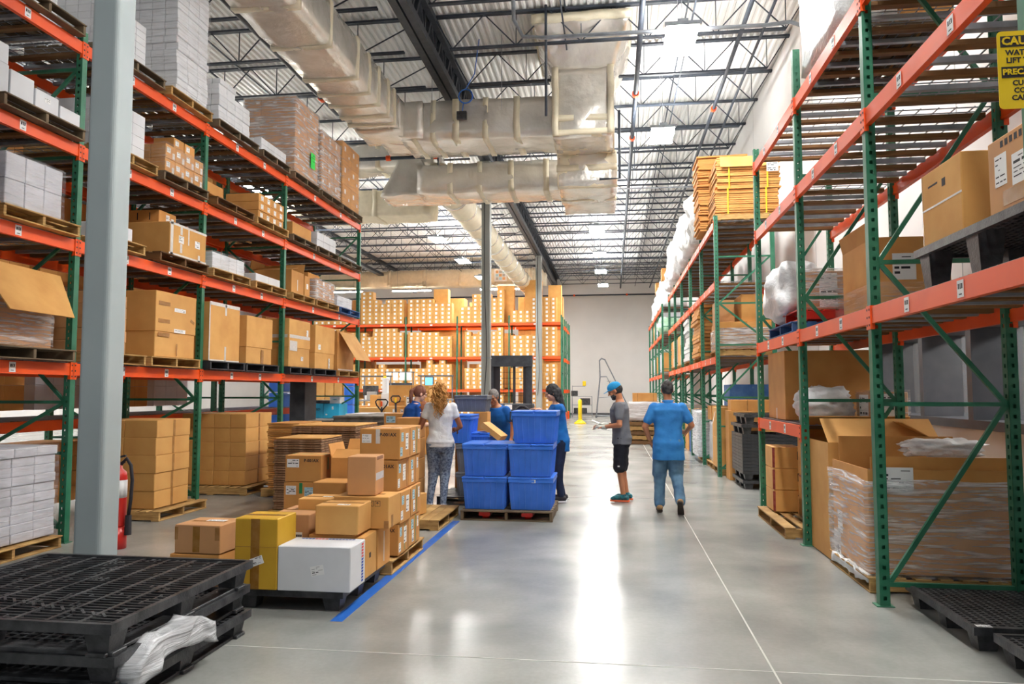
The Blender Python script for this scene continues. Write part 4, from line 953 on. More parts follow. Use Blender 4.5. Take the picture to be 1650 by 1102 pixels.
wrap(-6.74, XF-.02, 12.76, 13.85, T, T+1.42, 'glossy film around the big brown load with a neon green label', 'film_heavy')
o = obj('green_note', label_mesh(.2, .3, 'greenpaper'), None, (XF+.016, 13.55, T+.42)); o.matrix_world = Matrix.Translation((XF+.02, 13.5, T+.42)) @ FACE['+x'].to_4x4(); tag(o, 'neon green paper stuck on the wrapped brown load', 'label')
lp(13.98, 15.1, 3, 'pallet under the middle tall wrapped load, top shelf', 'wood_grey')
stack(-6.5, XF-.02, 14.0, 15.05, T, T+1.22, 3, 3, 4, 'kraft_pink', 'brown carton', 'second wrapped top load', decals=dl[:1])
wrap(-6.5, XF-.02, 14.0, 15.05, T, T+1.22, 'film around the second wrapped brown load from the right', 'film_heavy')
lp(15.15, 16.4, 3, 'last pallet at the right end of the top shelf', 'wood_grey')
stack(-6.6, XF-.02, 15.2, 16.25, T, T+1.42, 3, 2, 3, 'kraft', 'brown carton', 'last wrapped top load', decals=dl[:2])
wrap(-6.6, XF-.02, 15.2, 16.25, T, T+1.42, 'film around the last brown load at the right end of the top shelf', 'film')
# --- shelf B (second from top)
lp(5.0, 6.1, 2, 'pallet at the frame edge on the second highest left shelf', 'wood_grey'); lp(6.2, 7.3, 2, 'dark pallet below large white cartons near the first green post', 'wood_grey')
for i, (a, b, zz, lb) in enumerate(((5.35, 6.0, .32, 'outermost'), (6.02, 6.32, .3, 'next'), (6.34, 6.64, .28, 'third'), (6.66, 6.98, .22, 'fourth'), (7.0, 7.3, .17, 'smallest'))):
    carton(-6.3, XF-.05, a, b, B_, B_+zz, 'whitebox', f"large white carton, {lb} of the white row beside the first green post", [('+x', 0, .15, .08, .05, 'label')] if i % 2 else ())
for i in range(3): carton(-6.0, XF-.06, 5.7+.32*i, 6.0+.32*i, B_+.325 if i == 0 else B_+.305, B_+.5, 'whitebox', f"white carton resting on the white row at far left, {POS[i]} along") if i < 2 else None
for i in range(3):
    for k in range(2): carton(-6.9, -6.4, 6.5+.3*i, 6.78+.3*i, B_+.2*k, B_+.2*k+.19, 'greybox', f"grey-white carton behind the white row, {'upper' if k else 'lower'}, {POS[i]} along")
lp(7.65, 8.62, 2, 'pallet right of the grey column on the second highest shelf')
stack(-6.4, XF-.04, 7.7, 8.42, B_, B_+.56, 3, 3, 4, 'whitebox', 'white carton', 'after grey column, second highest shelf', joined=True)
lp(8.75, 9.82, 2, 'dark pallet under film-wrapped small brown cartons', 'wood_grey')
dd = [('+x', -.2, .1, .08, .07, 'label'), ('+x', .3, -.2, .05, .08, 'clear')]
stack(-6.4, XF-.02, 8.82, 9.72, B_, B_+.38, 3, 4, 2, 'kraft', 'small brown carton', 'wrapped load near grey column', decals=dd)
for i in range(2): carton(-6.1, XF-.08, 9.1+.26*i, 9.34+.26*i, B_+.38, B_+.55, 'kraft', f"small brown carton on top of the wrapped load, {'left' if i == 0 else 'right'} one", dd[:1])
wrap(-6.4, XF-.02, 8.82, 9.72, B_, B_+.38, 'film around the low load of small brown cartons', 'film')
lp(10.05, 11.2, 2, 'dark pallet right of the second green post, second highest shelf', 'wood_dark')
carton(-6.6, -6.1, 10.2, 10.6, B_, B_+.13, 'kraft', 'flat brown carton at the rear left of the dark pallet')
carton(-6.5, -6.0, 10.2, 10.75, B_+.13, B_+.3, 'kraft', 'brown carton with white label on the flat one', [('-y', -.2, 0, .1, .08, 'label')])
carton(-6.0, XF-.1, 10.3, 10.7, B_, B_+.05, 'whitebox', 'thin crushed white carton at the shelf edge')
lp(11.3, 12.48, 2, 'pale pallet under three layers of flat brown cartons')
stack(-6.35, XF-.04, 11.45, 12.4, B_, B_+.42, 1, 2, 3, 'kraft', 'long flat brown carton', 'three-layer load, second highest shelf', decals=[('+x', -.25, 0, .09, .08, 'label'), ('+x', .25, 0, .09, .08, 'label')])
lp(12.68, 13.75, 2, 'dark pallet just right of the third green post, second highest', 'wood_grey'); carton(-6.5, XF-.03, 12.75, 13.6, B_, B_+.24, 'kraft', 'single wide brown carton right of the third green post', [('-y', -.2, .1, .05, .05, 'label')])
carton(-6.5, XF-.25, 12.75, 13.4, B_+.24, B_+.27, 'whitebox', 'thin white carton lying on the wide brown carton')
lp(13.85, 14.95, 2, 'dark pallet under two layers of white cartons at right', 'wood_grey'); stack(-6.3, XF-.03, 13.9, 14.9, B_, B_+.3, 2, 3, 2, 'whitebox', 'white carton', 'two-layer load, second highest shelf')
lp(15.05, 16.4, 2, 'almost empty pallet at the right end of the second highest shelf', 'wood_grey'); carton(-6.3, -6.0, 15.2, 15.5, B_, B_+.12, 'kraft', 'lone small brown carton on the almost empty pallet')
# --- shelf C
lp(5.0, 6.2, 1, 'pallet at the left frame edge on the second lowest shelf'); lp(6.25, 7.28, 1, 'pale pallet under film-wrapped white cartons, second lowest shelf')
stack(-6.75, XF-.02, 6.3, 7.05, C_, C_+.52, 3, 3, 2, 'greybox', 'large white carton', 'wrapped load by first green post')
wrap(-6.75, XF-.02, 6.3, 7.05, C_, C_+.52, 'film around large white cartons beside the first green post', 'film')
stack(-6.7, XF-.02, 5.2, 6.1, C_, C_+.62, 3, 3, 2, 'greybox', 'large white carton', 'load at the left frame edge')
for k in range(2): carton(-6.9, -6.45, 7.1, 7.36, C_+.2*k, C_+.2*k+.19, 'greybox', f"grey-white carton deep in the shelf by the first green post, {'upper' if k else 'lower'}")
lp(7.7, 8.42, 1, 'pallet half hidden by the grey column, second lowest shelf'); carton(-6.3, XF-.08, 7.8, 8.3, C_, C_+.18, 'whitebox', 'crumpled white carton peeking out right of the grey column')
lp(8.72, 9.87, 1, 'dark pallet under the wide box edged in white tape', 'wood_dark')
rt = [('+x', -.45, 0, .06, .5, 'clear'), ('+x', 0, .47, .9, .03, 'clear'), ('+x', 0, -.46, .9, .035, 'clear'), ('+x', .0, .22, .03, .24, 'clear'), ('+x', -.2, .05, .12, .1, 'label'), ('+x', .25, .05, .12, .1, 'label'), ('+x', -.2, .33, .05, .12, 'clear'), ('+x', .3, -.38, .05, .1, 'clear'), ('+x', -.2, -.22, .05, .12, 'clear')]
carton(-6.72, XF-.02, 8.98, 9.85, C_, C_+.44, 'kraft_gold', 'wide brown box edged in red and white tape, second lowest shelf', rt)
carton(-6.5, -6.05, 9.2, 9.6, C_+.44, C_+.66, 'kraft', 'smaller brown box standing on the wide taped box', [('+x', 0, .1, .08, .1, 'label'), ('-y', -.2, .1, .015, .1, 'ink'), ('-y', .2, .1, .015, .1, 'ink')])
lp(10.0, 11.12, 1, 'pallet under white wrapped boxes, second lowest shelf'); stack(-6.5, XF-.03, 10.05, 11.0, C_, C_+.24, 2, 4, 1, 'whitebox', 'printed white box', 'wrapped row, second green post')
wrap(-6.5, XF-.03, 10.05, 11.0, C_, C_+.25, 'torn film over the row of white boxes, second lowest shelf', 'film')
lp(11.3, 12.45, 1, 'pallet under thin flat white boxes, second lowest shelf'); stack(-6.5, XF-.03, 11.4, 12.3, C_, C_+.14, 2, 2, 1, 'whitebox', 'thin white box', 'flat pair, third green post')
lp(12.7, 13.7, 1, 'pallet under the open brown box, second lowest shelf')
def open_box(x0, x1, y0, y1, z0, z1, m, label, flaps, t=.008, rz=0, inner='card_in', decals=()):
    """flaps: dict side->(angle from vertical outwards in deg, length)"""
    sx, sy, h = x1-x0, y1-y0, z1-z0
    e = empty('open_cardboard_box', label, 'box', ((x0+x1)/2, (y0+y1)/2, z0), rz)
    c = MB(); a, b = sx/2, sy/2
    c.box(-a, a, -b, -b+t, 0, h); c.box(-a, a, b-t, b, 0, h); c.box(-a, -a+t, -b+t, b-t, 0, h); c.box(a-t, a, -b+t, b-t, 0, h); c.box(-a+t, a-t, -b+t, b-t, 0, t)
    bd = c.build('box_body', m, e)
    for s, (ang, ln) in flaps.items():
        q = math.radians(ang); c = MB()
        if s in ('+x', '-x'):
            k = 1 if s == '+x' else -1; c.bar((0, 0, 0), (k*ln*math.sin(q), 0, ln*math.cos(q)), sy-.01, t, up=(k*math.cos(q), 0, -math.sin(q))); loc = (k*(a-t/2), 0, h)
        else:
            k = 1 if s == '+y' else -1; c.bar((0, 0, 0), (0, k*ln*math.sin(q), ln*math.cos(q)), sx-.01, t, up=(0, k*math.cos(q), -math.sin(q))); loc = (0, k*(b-t/2), h)
        c.build('flap', m, e, loc=loc)
    for i, d in enumerate(decals): decal(bd, (sx, sy, h), *d[:6], rot=d[6] if len(d) > 6 else 0, seed=i)
    return e
open_box(-6.6, XF-.06, 12.81, 13.35, C_, C_+.42, 'kraft', 'open brown box right of the third green post, flap raised', {'-x': (-10, .2), '+y': (20, .2), '-y': (-75, .3)}, decals=[('+x', 0, -.1, .03, .2, 'clear')])
carton(-6.5, XF-.05, 13.38, 13.62, C_, C_+.4, 'kraft', 'narrow brown box squeezed beside the open box', [('+x', 0, 0, .08, .1, 'label')])
lp(13.8, 15.0, 1, 'bright pallet under wrapped cartons, second lowest shelf'); stack(-6.5, XF-.05, 13.9, 14.9, C_, C_+.42, 2, 3, 2, 'kraft_pink', 'brown carton', 'wrapped load, second lowest shelf', decals=dl[:1])
wrap(-6.5, XF-.05, 13.9, 14.9, C_, C_+.42, 'film around brown cartons near the right end, second lowest shelf', 'film_heavy')
carton(-6.6, -6.1, 14.3, 14.9, C_+.44, C_+.62, 'kraft', 'brown box lying on the wrapped cartons at right')
lp(15.1, 16.3, 1, 'blue painted pallet at the right end, second lowest shelf', 'bluepal'); stack(-6.4, XF-.1, 15.2, 16.1, C_, C_+.26, 2, 3, 1, 'whitebox', 'white carton', 'on the blue pallet at right end')
wrap(-6.4, XF-.1, 15.2, 16.1, C_, C_+.28, 'film over the white cartons on the blue pallet', 'film')
# --- shelf D (lowest)
lp(5.0, 6.1, 0, 'pallet at left frame edge on the lowest shelf', 'wood_grey'); lp(6.15, 7.28, 0, 'pallet under the open box with the big hanging flap', 'wood_grey')
open_box(-6.75, XF-.05, 5.9, 7.0, D_, D_+.45, 'kraft_pink', 'film-wrapped open box with a huge flap hanging forward, lowest shelf', {'+x': (158, .02), '-y': (30, .1)})
c = MB(); q_ = [Vector(p) for p in ((-5.95, 6.2, 2.9), (-5.95, 7.32, 2.87), (-5.5, 6.99, 2.375), (-5.5, 6.16, 2.38))]; c.poly(q_ + [p + Vector((-.008, 0, -.006)) for p in q_], [(0, 1, 2, 3), (7, 6, 5, 4), (0, 4, 5, 1), (1, 5, 6, 2), (2, 6, 7, 3), (3, 7, 4, 0)])
tag(c.build('cardboard_flap', 'kraft_gold'), 'huge loose cardboard sheet tilted out over the shelf edge at left', 'cardboard')
wrap(-6.75, XF-.05, 5.9, 7.0, D_, D_+.45, 'shiny film around the box under the huge tilted sheet', 'film_heavy')
for k in range(2): carton(-6.95, -6.5, 7.05, 7.34, D_+.24*k, D_+.24*k+.23, 'kraft', f"dark brown carton deep behind the first green post, {'upper' if k else 'lower'}", [('-y', 0, 0, .08, .06, 'label')])
lp(7.6, 8.5, 0, 'pallet just right of the grey column, lowest shelf'); stack(-6.5, XF-.1, 7.7, 8.28, D_, D_+.7, 2, 1, 5, 'kraft_pink', 'flat brown carton', 'column beside grey post, lowest shelf')
lp(8.6, 9.72, 0, 'bright pallet under the big two-part box, lowest shelf')
tp = [('+x', -.3, .32, .25, .05, 'tape'), ('+x', -.3, .05, .25, .05, 'tape'), ('+x', -.3, -.2+.04, .25, .05, 'tape'), ('+x', .08, .25, .26, .05, 'label'), ('+x', .08, -.08, .26, .05, 'label'), ('+x', .4, .1, .1, .04, 'tape', -.4), ('+x', .02, -.38, .02, .16, 'tape')]
carton(-6.75, XF-.02, 8.72, 9.62, D_, D_+.84, 'kraft_gold', 'big two-part box with a deep lid and brown tape strips', tp, lid=.62)
lp(9.98, 11.0, 0, 'black pallet under the tall box rimmed with white tape', 'blacksteel'); lp(11.05, 12.2, 0, 'dark pallet under the plain two-part box', 'blacksteel')
carton(-6.8, XF-.02, 10.0, 10.88, D_, D_+.85, 'kraft_gold', 'tall brown box rimmed along the top with white tape', [('+x', 0, .48, .87, .05, 'clear'), ('+x', .02, .4, .05, .16, 'clear'), ('+x', .02, -.37, .05, .22, 'clear'), ('+x', -.49, 0, .03, .84, 'clear'), ('+x', 0, -.49, .87, .02, 'clear')])
carton(-6.8, XF-.02, 11.1, 11.98, D_, D_+.76, 'kraft_gold', 'plain two-part brown box, next to the white-rimmed one', [('+x', .1, -.34, .08, .22, 'tape')], lid=.66)
lp(12.65, 13.6, 0, 'dark pallet under the box belted with red dotted tape', 'blacksteel'); lp(13.75, 14.9, 0, 'dark pallet second from the right end, lowest shelf', 'blacksteel'); lp(15.05, 16.3, 0, 'pale pallet at the right end, lowest shelf')
carton(-6.8, XF-.02, 12.66, 13.58, D_, D_+.86, 'kraft_gold', 'brown box belted with red dotted white tape', [('+x', 0, .14, .9, .06, 'clear'), ('+x', -.3, -.06, .32, .18, 'clear'), ('-y', .1, .14, .8, .06, 'clear'), ('+x', .35, .25, .08, .12, 'label'), ('+x', .1, -.32, .1, .08, 'label')], lid=.6)
carton(-6.8, XF-.02, 13.85, 14.85, D_, D_+.85, 'kraft_gold', 'brown two-part box second from the right end', [('+x', -.3, .0, .12, .1, 'label'), ('+x', .2, -.36, .06, .2, 'label')], lid=.64)
open_box(-6.7, XF-.06, 15.15, 16.15, D_, D_+.84, 'kraft', 'open brown box at the right end with its flap hanging out', {'-x': (-5, .1)}, decals=[('+x', 0, -.48, .9, .03, 'clear')])
c = MB(); c.bar((-5.76, 15.68, D_+.82), (-5.38, 15.68, D_+.22), .95, .008, up=(.8, 0, .5)); f_ = tag(c.build('cardboard_flap', 'kraft_gold'), 'long flap sheet slanting out below the right end of the rack', 'cardboard')
# --- floor level
wood_pallet(-6.25, 6.55, 0, 'brown pallet on the floor at the left frame edge', W=1.25, Dp=1.1)
stack(-6.85, XF-.05, 6.0, 7.15, .14, 1.06, 8, 4, 10, 'greybox', 'tiny white carton', 'floor stack in film at left edge', jit=.01)
wrap(-6.85, XF-.05, 6.0, 7.15, .14, 1.06, 'dull film around the floor stack of tiny white cartons', 'film')
wood_pallet(-6.15, 9.25, 0, 'floor pallet under the five-layer brown stack by the extinguisher', W=1.1, Dp=1.1)
stack(-6.65, XF-.02, 8.82, 9.58, .13, 1.25, 2, 1, 5, 'kraft_gold', 'plain brown carton', 'five-layer floor stack by extinguisher', decals=[('+x', 0, 0, .05, .215, 'tape')], jit=.012)
wood_pallet(-6.25, 11.6, 0, 'floor pallet under the wide five-layer brown stack', W=1.15, Dp=1.2)
stack(-6.85, XF-.04, 11.2, 12.1, .13, 1.26, 4, 1, 5, 'kraft_gold', 'plain brown carton', 'wide five-layer floor stack', decals=[('+x', 0, 0, .05, .215, 'tape')])
# --- shadowed loads in the rack behind
r = random.Random(5); n = 0; mbk = MB()
for yb0, yb1 in ((4.9, 7.3), (7.5, 9.8), (10.0, 12.5), (12.7, 16.4)):
    for z in (.14, 1.38, 3.03, 4.46):
        y = yb0
        while y + .9 < yb1:
            n += 1; h = (1.15 if z > 4 else 1.2 if z > 3 else r.uniform(1.1, 1.3)) if z > 1 else .8
            if not (n % 5 == 3 and z > 4 or (yb0 > 12 and z < 2)): bulk(-7.95, -7.3, y, y+.95, z, z+h, 2, 3, 4, mbk, 1 if (z < 1.5 and yb0 < 7) or n % 4 == 0 else 0)
            y += 1.12
stuff(tag(mbk.build('shadowed_cartons', ['kraft', 'greybox']), 'shadowed brown and white cartons filling the dark rack behind the left one', 'boxes'))
# --- fire extinguisher behind the near column
E_ = empty('fire_extinguisher', 'red fire extinguisher with black hose, beside the near grey column', 'extinguisher', (-5.09, 7.2, 0))
def lathe(prof, n=18, nm='part', m_='red', par=None, loc=None):
    c = MB(); c.rings([[(r_*math.cos(2*PI*k/n), r_*math.sin(2*PI*k/n), z) for k in range(n)] for r_, z in prof]); return c.build(nm, m_, par, smooth=True, loc=loc)
lathe([(.06, .0), (.08, .02), (.08, .5), (.07, .56), (.03, .6), (.025, .66)], par=E_, nm='cylinder_body', loc=(0, 0, .22)); lathe([(.0815, .3), (.0815, .48)], par=E_, nm='instruction_label', m_='paper', loc=(0, 0, .22))
lathe([(.09, 0), (.09, .22)], par=E_, nm='stand', m_='red')
c = MB(); c.tube([(.02, 0, .86), (.08, 0, .92), (.13, 0, .85), (.15, 0, .7), (.14, 0, .5), (.12, 0, .34)], .018, 8); c.build('hose', 'ink', E_, smooth=True)
c = MB(); c.tube([(.12, 0, .34), (.12, 0, .14)], [.03, .035], 8); c.build('nozzle', 'ink', E_); c = MB(); c.bar((-.06, 0, .92), (.07, 0, .95), .02, .02); c.bar((-.05, 0, .87), (.06, 0, .88), .02, .02); c.build('handle', 'ink', E_)
# ================================================================ loads on the right racks (aisle face toward -x)
def carton_r(*a, **k): return carton(*a, **k)
z = 2.285
plastic_pallet(2.58, 4.5, z, 'black plastic pallet high on the right rack under two brown boxes', W=1.15, Dp=1.5, h=.26, grid='waffle')
carton(2.06, 2.66, 4.66, 5.22, z+.26, z+.76, 'kraft_gold', 'square brown box with printed circle mark, right rack', [('-x', 0, .02, .56, .012, 'clear'), ('-x', .08, .26, .05, .05, 'ink'), ('-x', -.2, .3, .14, .012, 'ink'), ('-x', -.49, 0, .012, .5, 'tape')])
c8 = carton(2.05, 2.6, 3.86, 4.32, z+.26, z+.68, 'kraft_pink', 'brown box with two white labels at the right frame edge', [('-x', .24, .0, .2, .16, 'label'), ('-x', -.22, .08, .12, .17, 'label'), ('-x', .05, -.3, .22, .08, 'tape')])
for i, s in enumerate(('|', '>', '*', '^', '|')):
    decal(c8, (.55, .46, .42), '-x', .22-.1*i, .4, .028, .035, 'ink')
# wrapped load on a blue pallet + tall box, bay 8.3-10.6 / 6.1-8.3
wood_pallet(2.58, 9.4, z, 'blue painted wooden pallet poking out on the right rack', W=1.25, Dp=1.1, mt='bluepal')
wood_pallet(2.6, 9.4, z+.135, 'red painted board pallet on top of the blue one', W=1.2, Dp=1.0, mt='red')
m = carton(2.2, 3.0, 8.95, 9.95, z+.27, z+.72, 'kraft_pink', 'film-wrapped brown box with white sheet label on blue pallet', [('-y', -.15, 0, .2, .4, 'label'), ('-x', 0, 0, .3, .2, 'label')])
wrap(2.2, 3.0, 8.95, 9.95, z+.27, z+.74, 'film pulled around the brown box on the blue pallet', 'film_heavy')
o = tag(obj('plastic_sheet', lump_mesh('plastic_sheet', .28, .55, .38, 'bag', 4, .2, 2, 4, .4), None, (2.22, 9.65, z+.55)), 'white plastic sheet draped over the corner of the wrapped box', 'plastic sheet')
open_box(2.35, 3.0, 7.05, 7.95, z+.02, z+.72, 'kraft', 'tall brown box with a white printed sheet behind the green post', {'-x': (12, .16), '-y': (-80, .3), '+y': (-85, .3)}, decals=[('-y', -.1, .12, .2, .24, 'label')])
wrap(2.3, 3.05, 6.9, 8.0, z+.02, z+.28, 'loose film stretched low around the tall brown box', 'film')
# low shelf of bay 4
z = 1.27
carton(2.07, 3.05, 9.4, 10.35, z+.0, z+.84, 'kraft', 'very large plain brown box on the low right shelf', [('-x', .0, -.42, .04, .14, 'clear')])
tag(obj('plastic_bag', lump_mesh('plastic_bag', .30, .28, .2, 'bag', 2, .25, 3, 4, .3), None, (2.4, 9.0, z+.19)), 'bundled white plastic bag in front of the very large box', 'bag')
carton(2.75, 3.12, 8.45, 8.95, z, z+.34, 'kraft_pink', 'brown box with large white sheet label, low right shelf', [('-y', -.12, 0, .2, .3, 'label'), ('-x', 0, 0, .3, .28, 'label')])
wrap(2.75, 3.12, 8.45, 8.95, z, z+.35, 'film around the brown box with the large sheet label', 'film')

# floor, bays 2-4
wood_pallet(2.42, 9.4, 0, 'pale pallet on the floor under golden boxes with red taped edges', W=1.55, Dp=1.1, mt='wood')
redd = [('-y', -.49, 0, .03, .24, 'red'), ('-x', .47, 0, .03, .24, 'red')]
for k, lb in enumerate(('bottom', 'middle', 'top')): carton(1.96, 2.3, 9.62, 10.1, .14+.265*k, .14+.265*k+.26, 'kraft_gold', f"golden box with red taped corner, {lb} of the three-high column", redd + [('-y', .38, .1, .03, .1, 'ink')])
carton(2.2, 2.34, 9.2, 9.45, .14, .36, 'kraft', 'small brown box tucked before the golden boxes')
rd2 = [('-y', .3, 0, .03, .46, 'red'), ('-y', 0, .49, .5, .02, 'red'), ('-x', 0, .48, .5, .02, 'red')]
for k, lb in enumerate(('lower', 'upper')): carton(2.2, 2.85, 8.85, 9.4, .14+.49*k, .14+.49*k+.485, 'kraft_gold', f"tall golden box with red tape, {lb} of the pair by the green post", rd2)
open_box(2.06, 3.1, 7.6, 8.62, .01, 1.12, 'kraft_gold', 'huge open brown box on the floor with slanted flaps', {'-y': (-52, .36), '+y': (-50, .36), '+x': (-60, .4)})
wood_pallet(2.62, 6.98, 0, 'pallet under the film-wrapped crate of sheets, right foreground', W=1.1, Dp=1.16)
B1 = open_box(2.06, 3.18, 6.48, 7.46, .14, .98, 'kraft', 'big film-wrapped brown box in the right foreground under the diagonal brace', {'-y': (2, .0001)}, decals=[('-x', -.3, -.16, .14, .2, 'label'), ('-x', -.4, -.4, .2, .22, 'label'), ('-x', -.38, -.42, .06, .1, 'label')])
for k in range(5):
    zz = .98
c = MB()
c.box(2.1, 3.1, 7.38, 7.395, .9, 1.2); tag(c.build('cardboard_sheet', 'kraft'), 'tall brown cardboard sheet standing at the back of the wrapped box', 'cardboard'); c = MB(); c.box(2.1, 3.14, 6.52, 6.53, .9, 1.08); tag(c.build('cardboard_sheet', 'kraft'), 'shorter brown cardboard sheet at the front of the wrapped box', 'cardboard')

o = obj('shipping_label', label_mesh(.3, .2, 'paper', 3), None); o.matrix_world = Matrix.Translation((2.26, 6.474, .9)) @ FACE['-y'].to_4x4(); tag(o, 'white packing list sheet on the wrapped box by the green post', 'label')
m = noisy_box(2.03, 3.2, 6.44, 7.5, .12, .9, .07, .022, 5, 3).build('stretch_wrap', 'film_heavy', smooth=True); tag(m, 'crinkled glossy film around the big foreground box', 'plastic wrap')
tag(obj('plastic_bag', lump_mesh('plastic_bag', .3, .2, .08, 'bag', 6, .35, 3, 4, .3), None, (2.85, 7.0, 1.12)), 'crumpled clear bag poking out on top of the wrapped foreground box', 'bag')
c = noisy_box(2.03, 2.12, 6.5, 7.4, .06, .14, .04, .03, 9, 2); tag(c.build('torn_film', 'bag', smooth=True), 'torn film tails hanging over the foreground pallet edge', 'plastic wrap')
plastic_pallet(2.86, 5.62, 0, 'flat black plastic pallet on the floor, under the right rack', W=1.3, Dp=1.1, h=.15, grid='waffle')
plastic_pallet(2.95, 4.42, 0, 'nearest flat black plastic pallet at the bottom right corner', W=1.35, Dp=1.1, h=.15, grid='waffle')
o = obj('shipping_label', label_mesh(.09, .05, 'paper', 1), None, (2.28, 5.1, .158)); tag(o, 'tiny white label on the black pallet corner, bottom right', 'label')
# stack of nested black pallets between the rack runs
for i in range(13):
    plastic_pallet(2.72, 13.35, .055*i + (.0 if i == 0 else .1), f"black plastic pallet, {ORD[i] if i < 12 else 'top'} of the nested stack between the right racks", W=1.2, Dp=1.1, h=.14, grid='bars', group='nested black pallets')
plastic_pallet(2.72, 13.35, .9, 'black pallet with orange sticker, second from top of the nested stack', W=1.22, Dp=1.1, h=.16); plastic_pallet(2.76, 13.3, 1.07, 'uppermost black pallet of the tall stack between the right racks', W=1.22, Dp=1.1, h=.16)
o = obj('sticker', boxmesh('sticker', .22, .004, .05, 'kraft_gold', .0005), None, (2.6, 12.796, .95)); tag(o, 'orange sticker on the front of the black pallet stack', 'label')
carton(2.15, 3.6, 14.1, 14.5, 1.26, 1.46, 'kraft', 'long strapped brown carton above the black pallets', [('-y', -.3, 0, .02, .2, 'tape'), ('-y', .18, -.1, .14, .14, 'label', .1)])
carton(2.1, 3.5, 14.08, 14.5, 0.0, 1.26, 'kraft', 'tall brown carton standing behind the black pallet stack')
# yellow caution sign
S = empty('caution_sign', 'yellow caution sign in two languages hung on the right rack', 'sign', (1.984, 3.752, 3.15))
sw, sh = .285, .38; c = MB(); pts = []
for cx, cz, a0 in ((sw/2-.02, -sh/2+.02, -PI/2), (sw/2-.02, sh/2-.02, 0), (-sw/2+.02, sh/2-.02, PI/2), (-sw/2+.02, -sh/2+.02, PI)):
    for q in range(4): a = a0+PI/2*q/3; pts.append((cx+.02*math.cos(a), cz+.02*math.sin(a)))
c.rings([[(a, 0, b) for a, b in pts], [(a, -.003, b) for a, b in pts]]); c.build('sign_plate', 'yellow', S)
def sgn(t, z, size, m_, bold=.0012, y=-.0036):
    o = obj('printed_text', text_mesh(t, size, m_, bold), S); o.matrix_local = Matrix.Translation((0, y, z)) @ FACE['-y'].to_4x4()
for zz in (.139, -.012):
    c = MB(); c.box(-.128, .128, -.0042, -.003, zz-.027, zz+.027); c.build('text_band', 'ink', S)
sgn('CAUTION', .139, .054, 'yellow', .002, -.005); sgn('WATCH FOR', .083, .036, 'ink'); sgn('LIFT TRUCKS', .045, .036, 'ink')
sgn('PRECAUCION', -.012, .0395, 'yellow', .0014, -.005); sgn('CUIDADO', -.066, .035, 'ink'); sgn('CON LOS', -.102, .035, 'ink'); sgn('CAMIONES', -.138, .035, 'ink')
# top of near right rack: dark stuff with white film
tag(noisy_box(2.06, 2.6, 6.9, 8.2, 4.98, 7.0, .12, .05, 3, 8).build('wrapped_bundle', 'bag', smooth=True), 'white wrapped bundle high above the right rack', 'bundle')
wood_pallet(2.62, 7.5, 4.81, 'dark pallet on the top deck of the right rack', W=1.3, Dp=1.0, mt='wood_grey')
for yy, zz in ((5.5, 4.81), (4.35, 4.81)):
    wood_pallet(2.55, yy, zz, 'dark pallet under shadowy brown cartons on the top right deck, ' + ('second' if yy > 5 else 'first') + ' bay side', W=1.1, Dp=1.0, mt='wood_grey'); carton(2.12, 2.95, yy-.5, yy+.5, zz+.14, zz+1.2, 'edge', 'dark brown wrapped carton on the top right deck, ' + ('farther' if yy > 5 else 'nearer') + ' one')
stack(2.62, 3.1, 7.0, 8.0, 4.95, 5.7, 1, 2, 2, 'kraft', 'brown carton', 'behind bundle, right rack top', side=-1)
# ---------------- second run: cardboard bundle on top
def sheets(x0, x1, y0, y1, z0, n, t, label, m_='kraft', jit=.03, straps=(), gap=.25, name='cardboard_bundle', part='cardboard_sheet', step=None, tilt=0):
    e = empty(name, label, 'cardboard', ((x0+x1)/2, (y0+y1)/2, z0)); r = random.Random(n*7+int(x0*10)); st = step or t
    for i in range(n):
        o = obj(part, boxmesh(part, x1-x0, y1-y0, t*.8, m_, .002), e, (r.uniform(-jit, jit), r.uniform(-jit, jit), i*st), r.uniform(-.02, .02))
        if tilt: o.rotation_euler = (r.uniform(-.01, .01), tilt*math.sin(i*.7), 0)
    H_ = n*st
    for s in straps:
        c = MB(); xx = (x1-x0)*s; yy = (y1-y0)/2+.03; c.box(xx-.012, xx+.012, -yy, -yy+.003, 0, H_+.01); c.box(xx-.012, xx+.012, -yy, yy, H_+.005, H_+.01); c.build('strap', 'yellow', e)
    return e
wood_pallet(2.6, 15.3, 4.92, 'pallet under the strapped cardboard bundle, top of second rack', W=1.3, Dp=1.2)
sheets(2.02, 3.22, 14.75, 15.8, 5.05, 12, .042, 'lower half of the strapped brown cardboard bundle on the second rack', straps=(-.3, .3), jit=.02)
sheets(2.05, 3.25, 14.75, 15.8, 5.56, 15, .042, 'upper half of the strapped brown cardboard bundle, topped by a pale board', straps=(-.3, .3), jit=.02)
c = MB(); c.box(2.12, 3.05, 14.69, 14.7, 5.98, 6.18); tag(c.build('cardboard_sheet', 'kraft_gold'), 'pale board leaning at the top front of the strapped bundle', 'cardboard')
o = obj('shipping_label', label_mesh(.22, .18, 'paper', 2), None); o.matrix_world = Matrix.Translation((3.1, 14.68, 5.95)) @ FACE['-y'].to_4x4(); tag(o, 'white label on the right of the strapped cardboard bundle', 'label')
sheets(1.85, 2.9, 16.0, 16.9, 5.0, 36, .045, 'leaning brown cardboard stack just past the strapped bundle', jit=.035, tilt=.03)
r = random.Random(3)
for i in range(9):
    y = 17.5 + 1.05*i; h = r.uniform(.5, .85) if i < 8 else .4
    wood_pallet(2.6, y, 4.92, f"pallet under white bagged goods, {POS[i]} along the top of the second rack", W=.95, Dp=1.1)
    tag(obj('white_bale', lump_mesh('white_bale', .62, .47, h, 'bag', i, .22, 2.2, 4, .65), None, (2.45, y, 5.06+h*.95)), f"bulging white plastic-wrapped bale, {POS[i]} along the top of the second rack", 'bale')
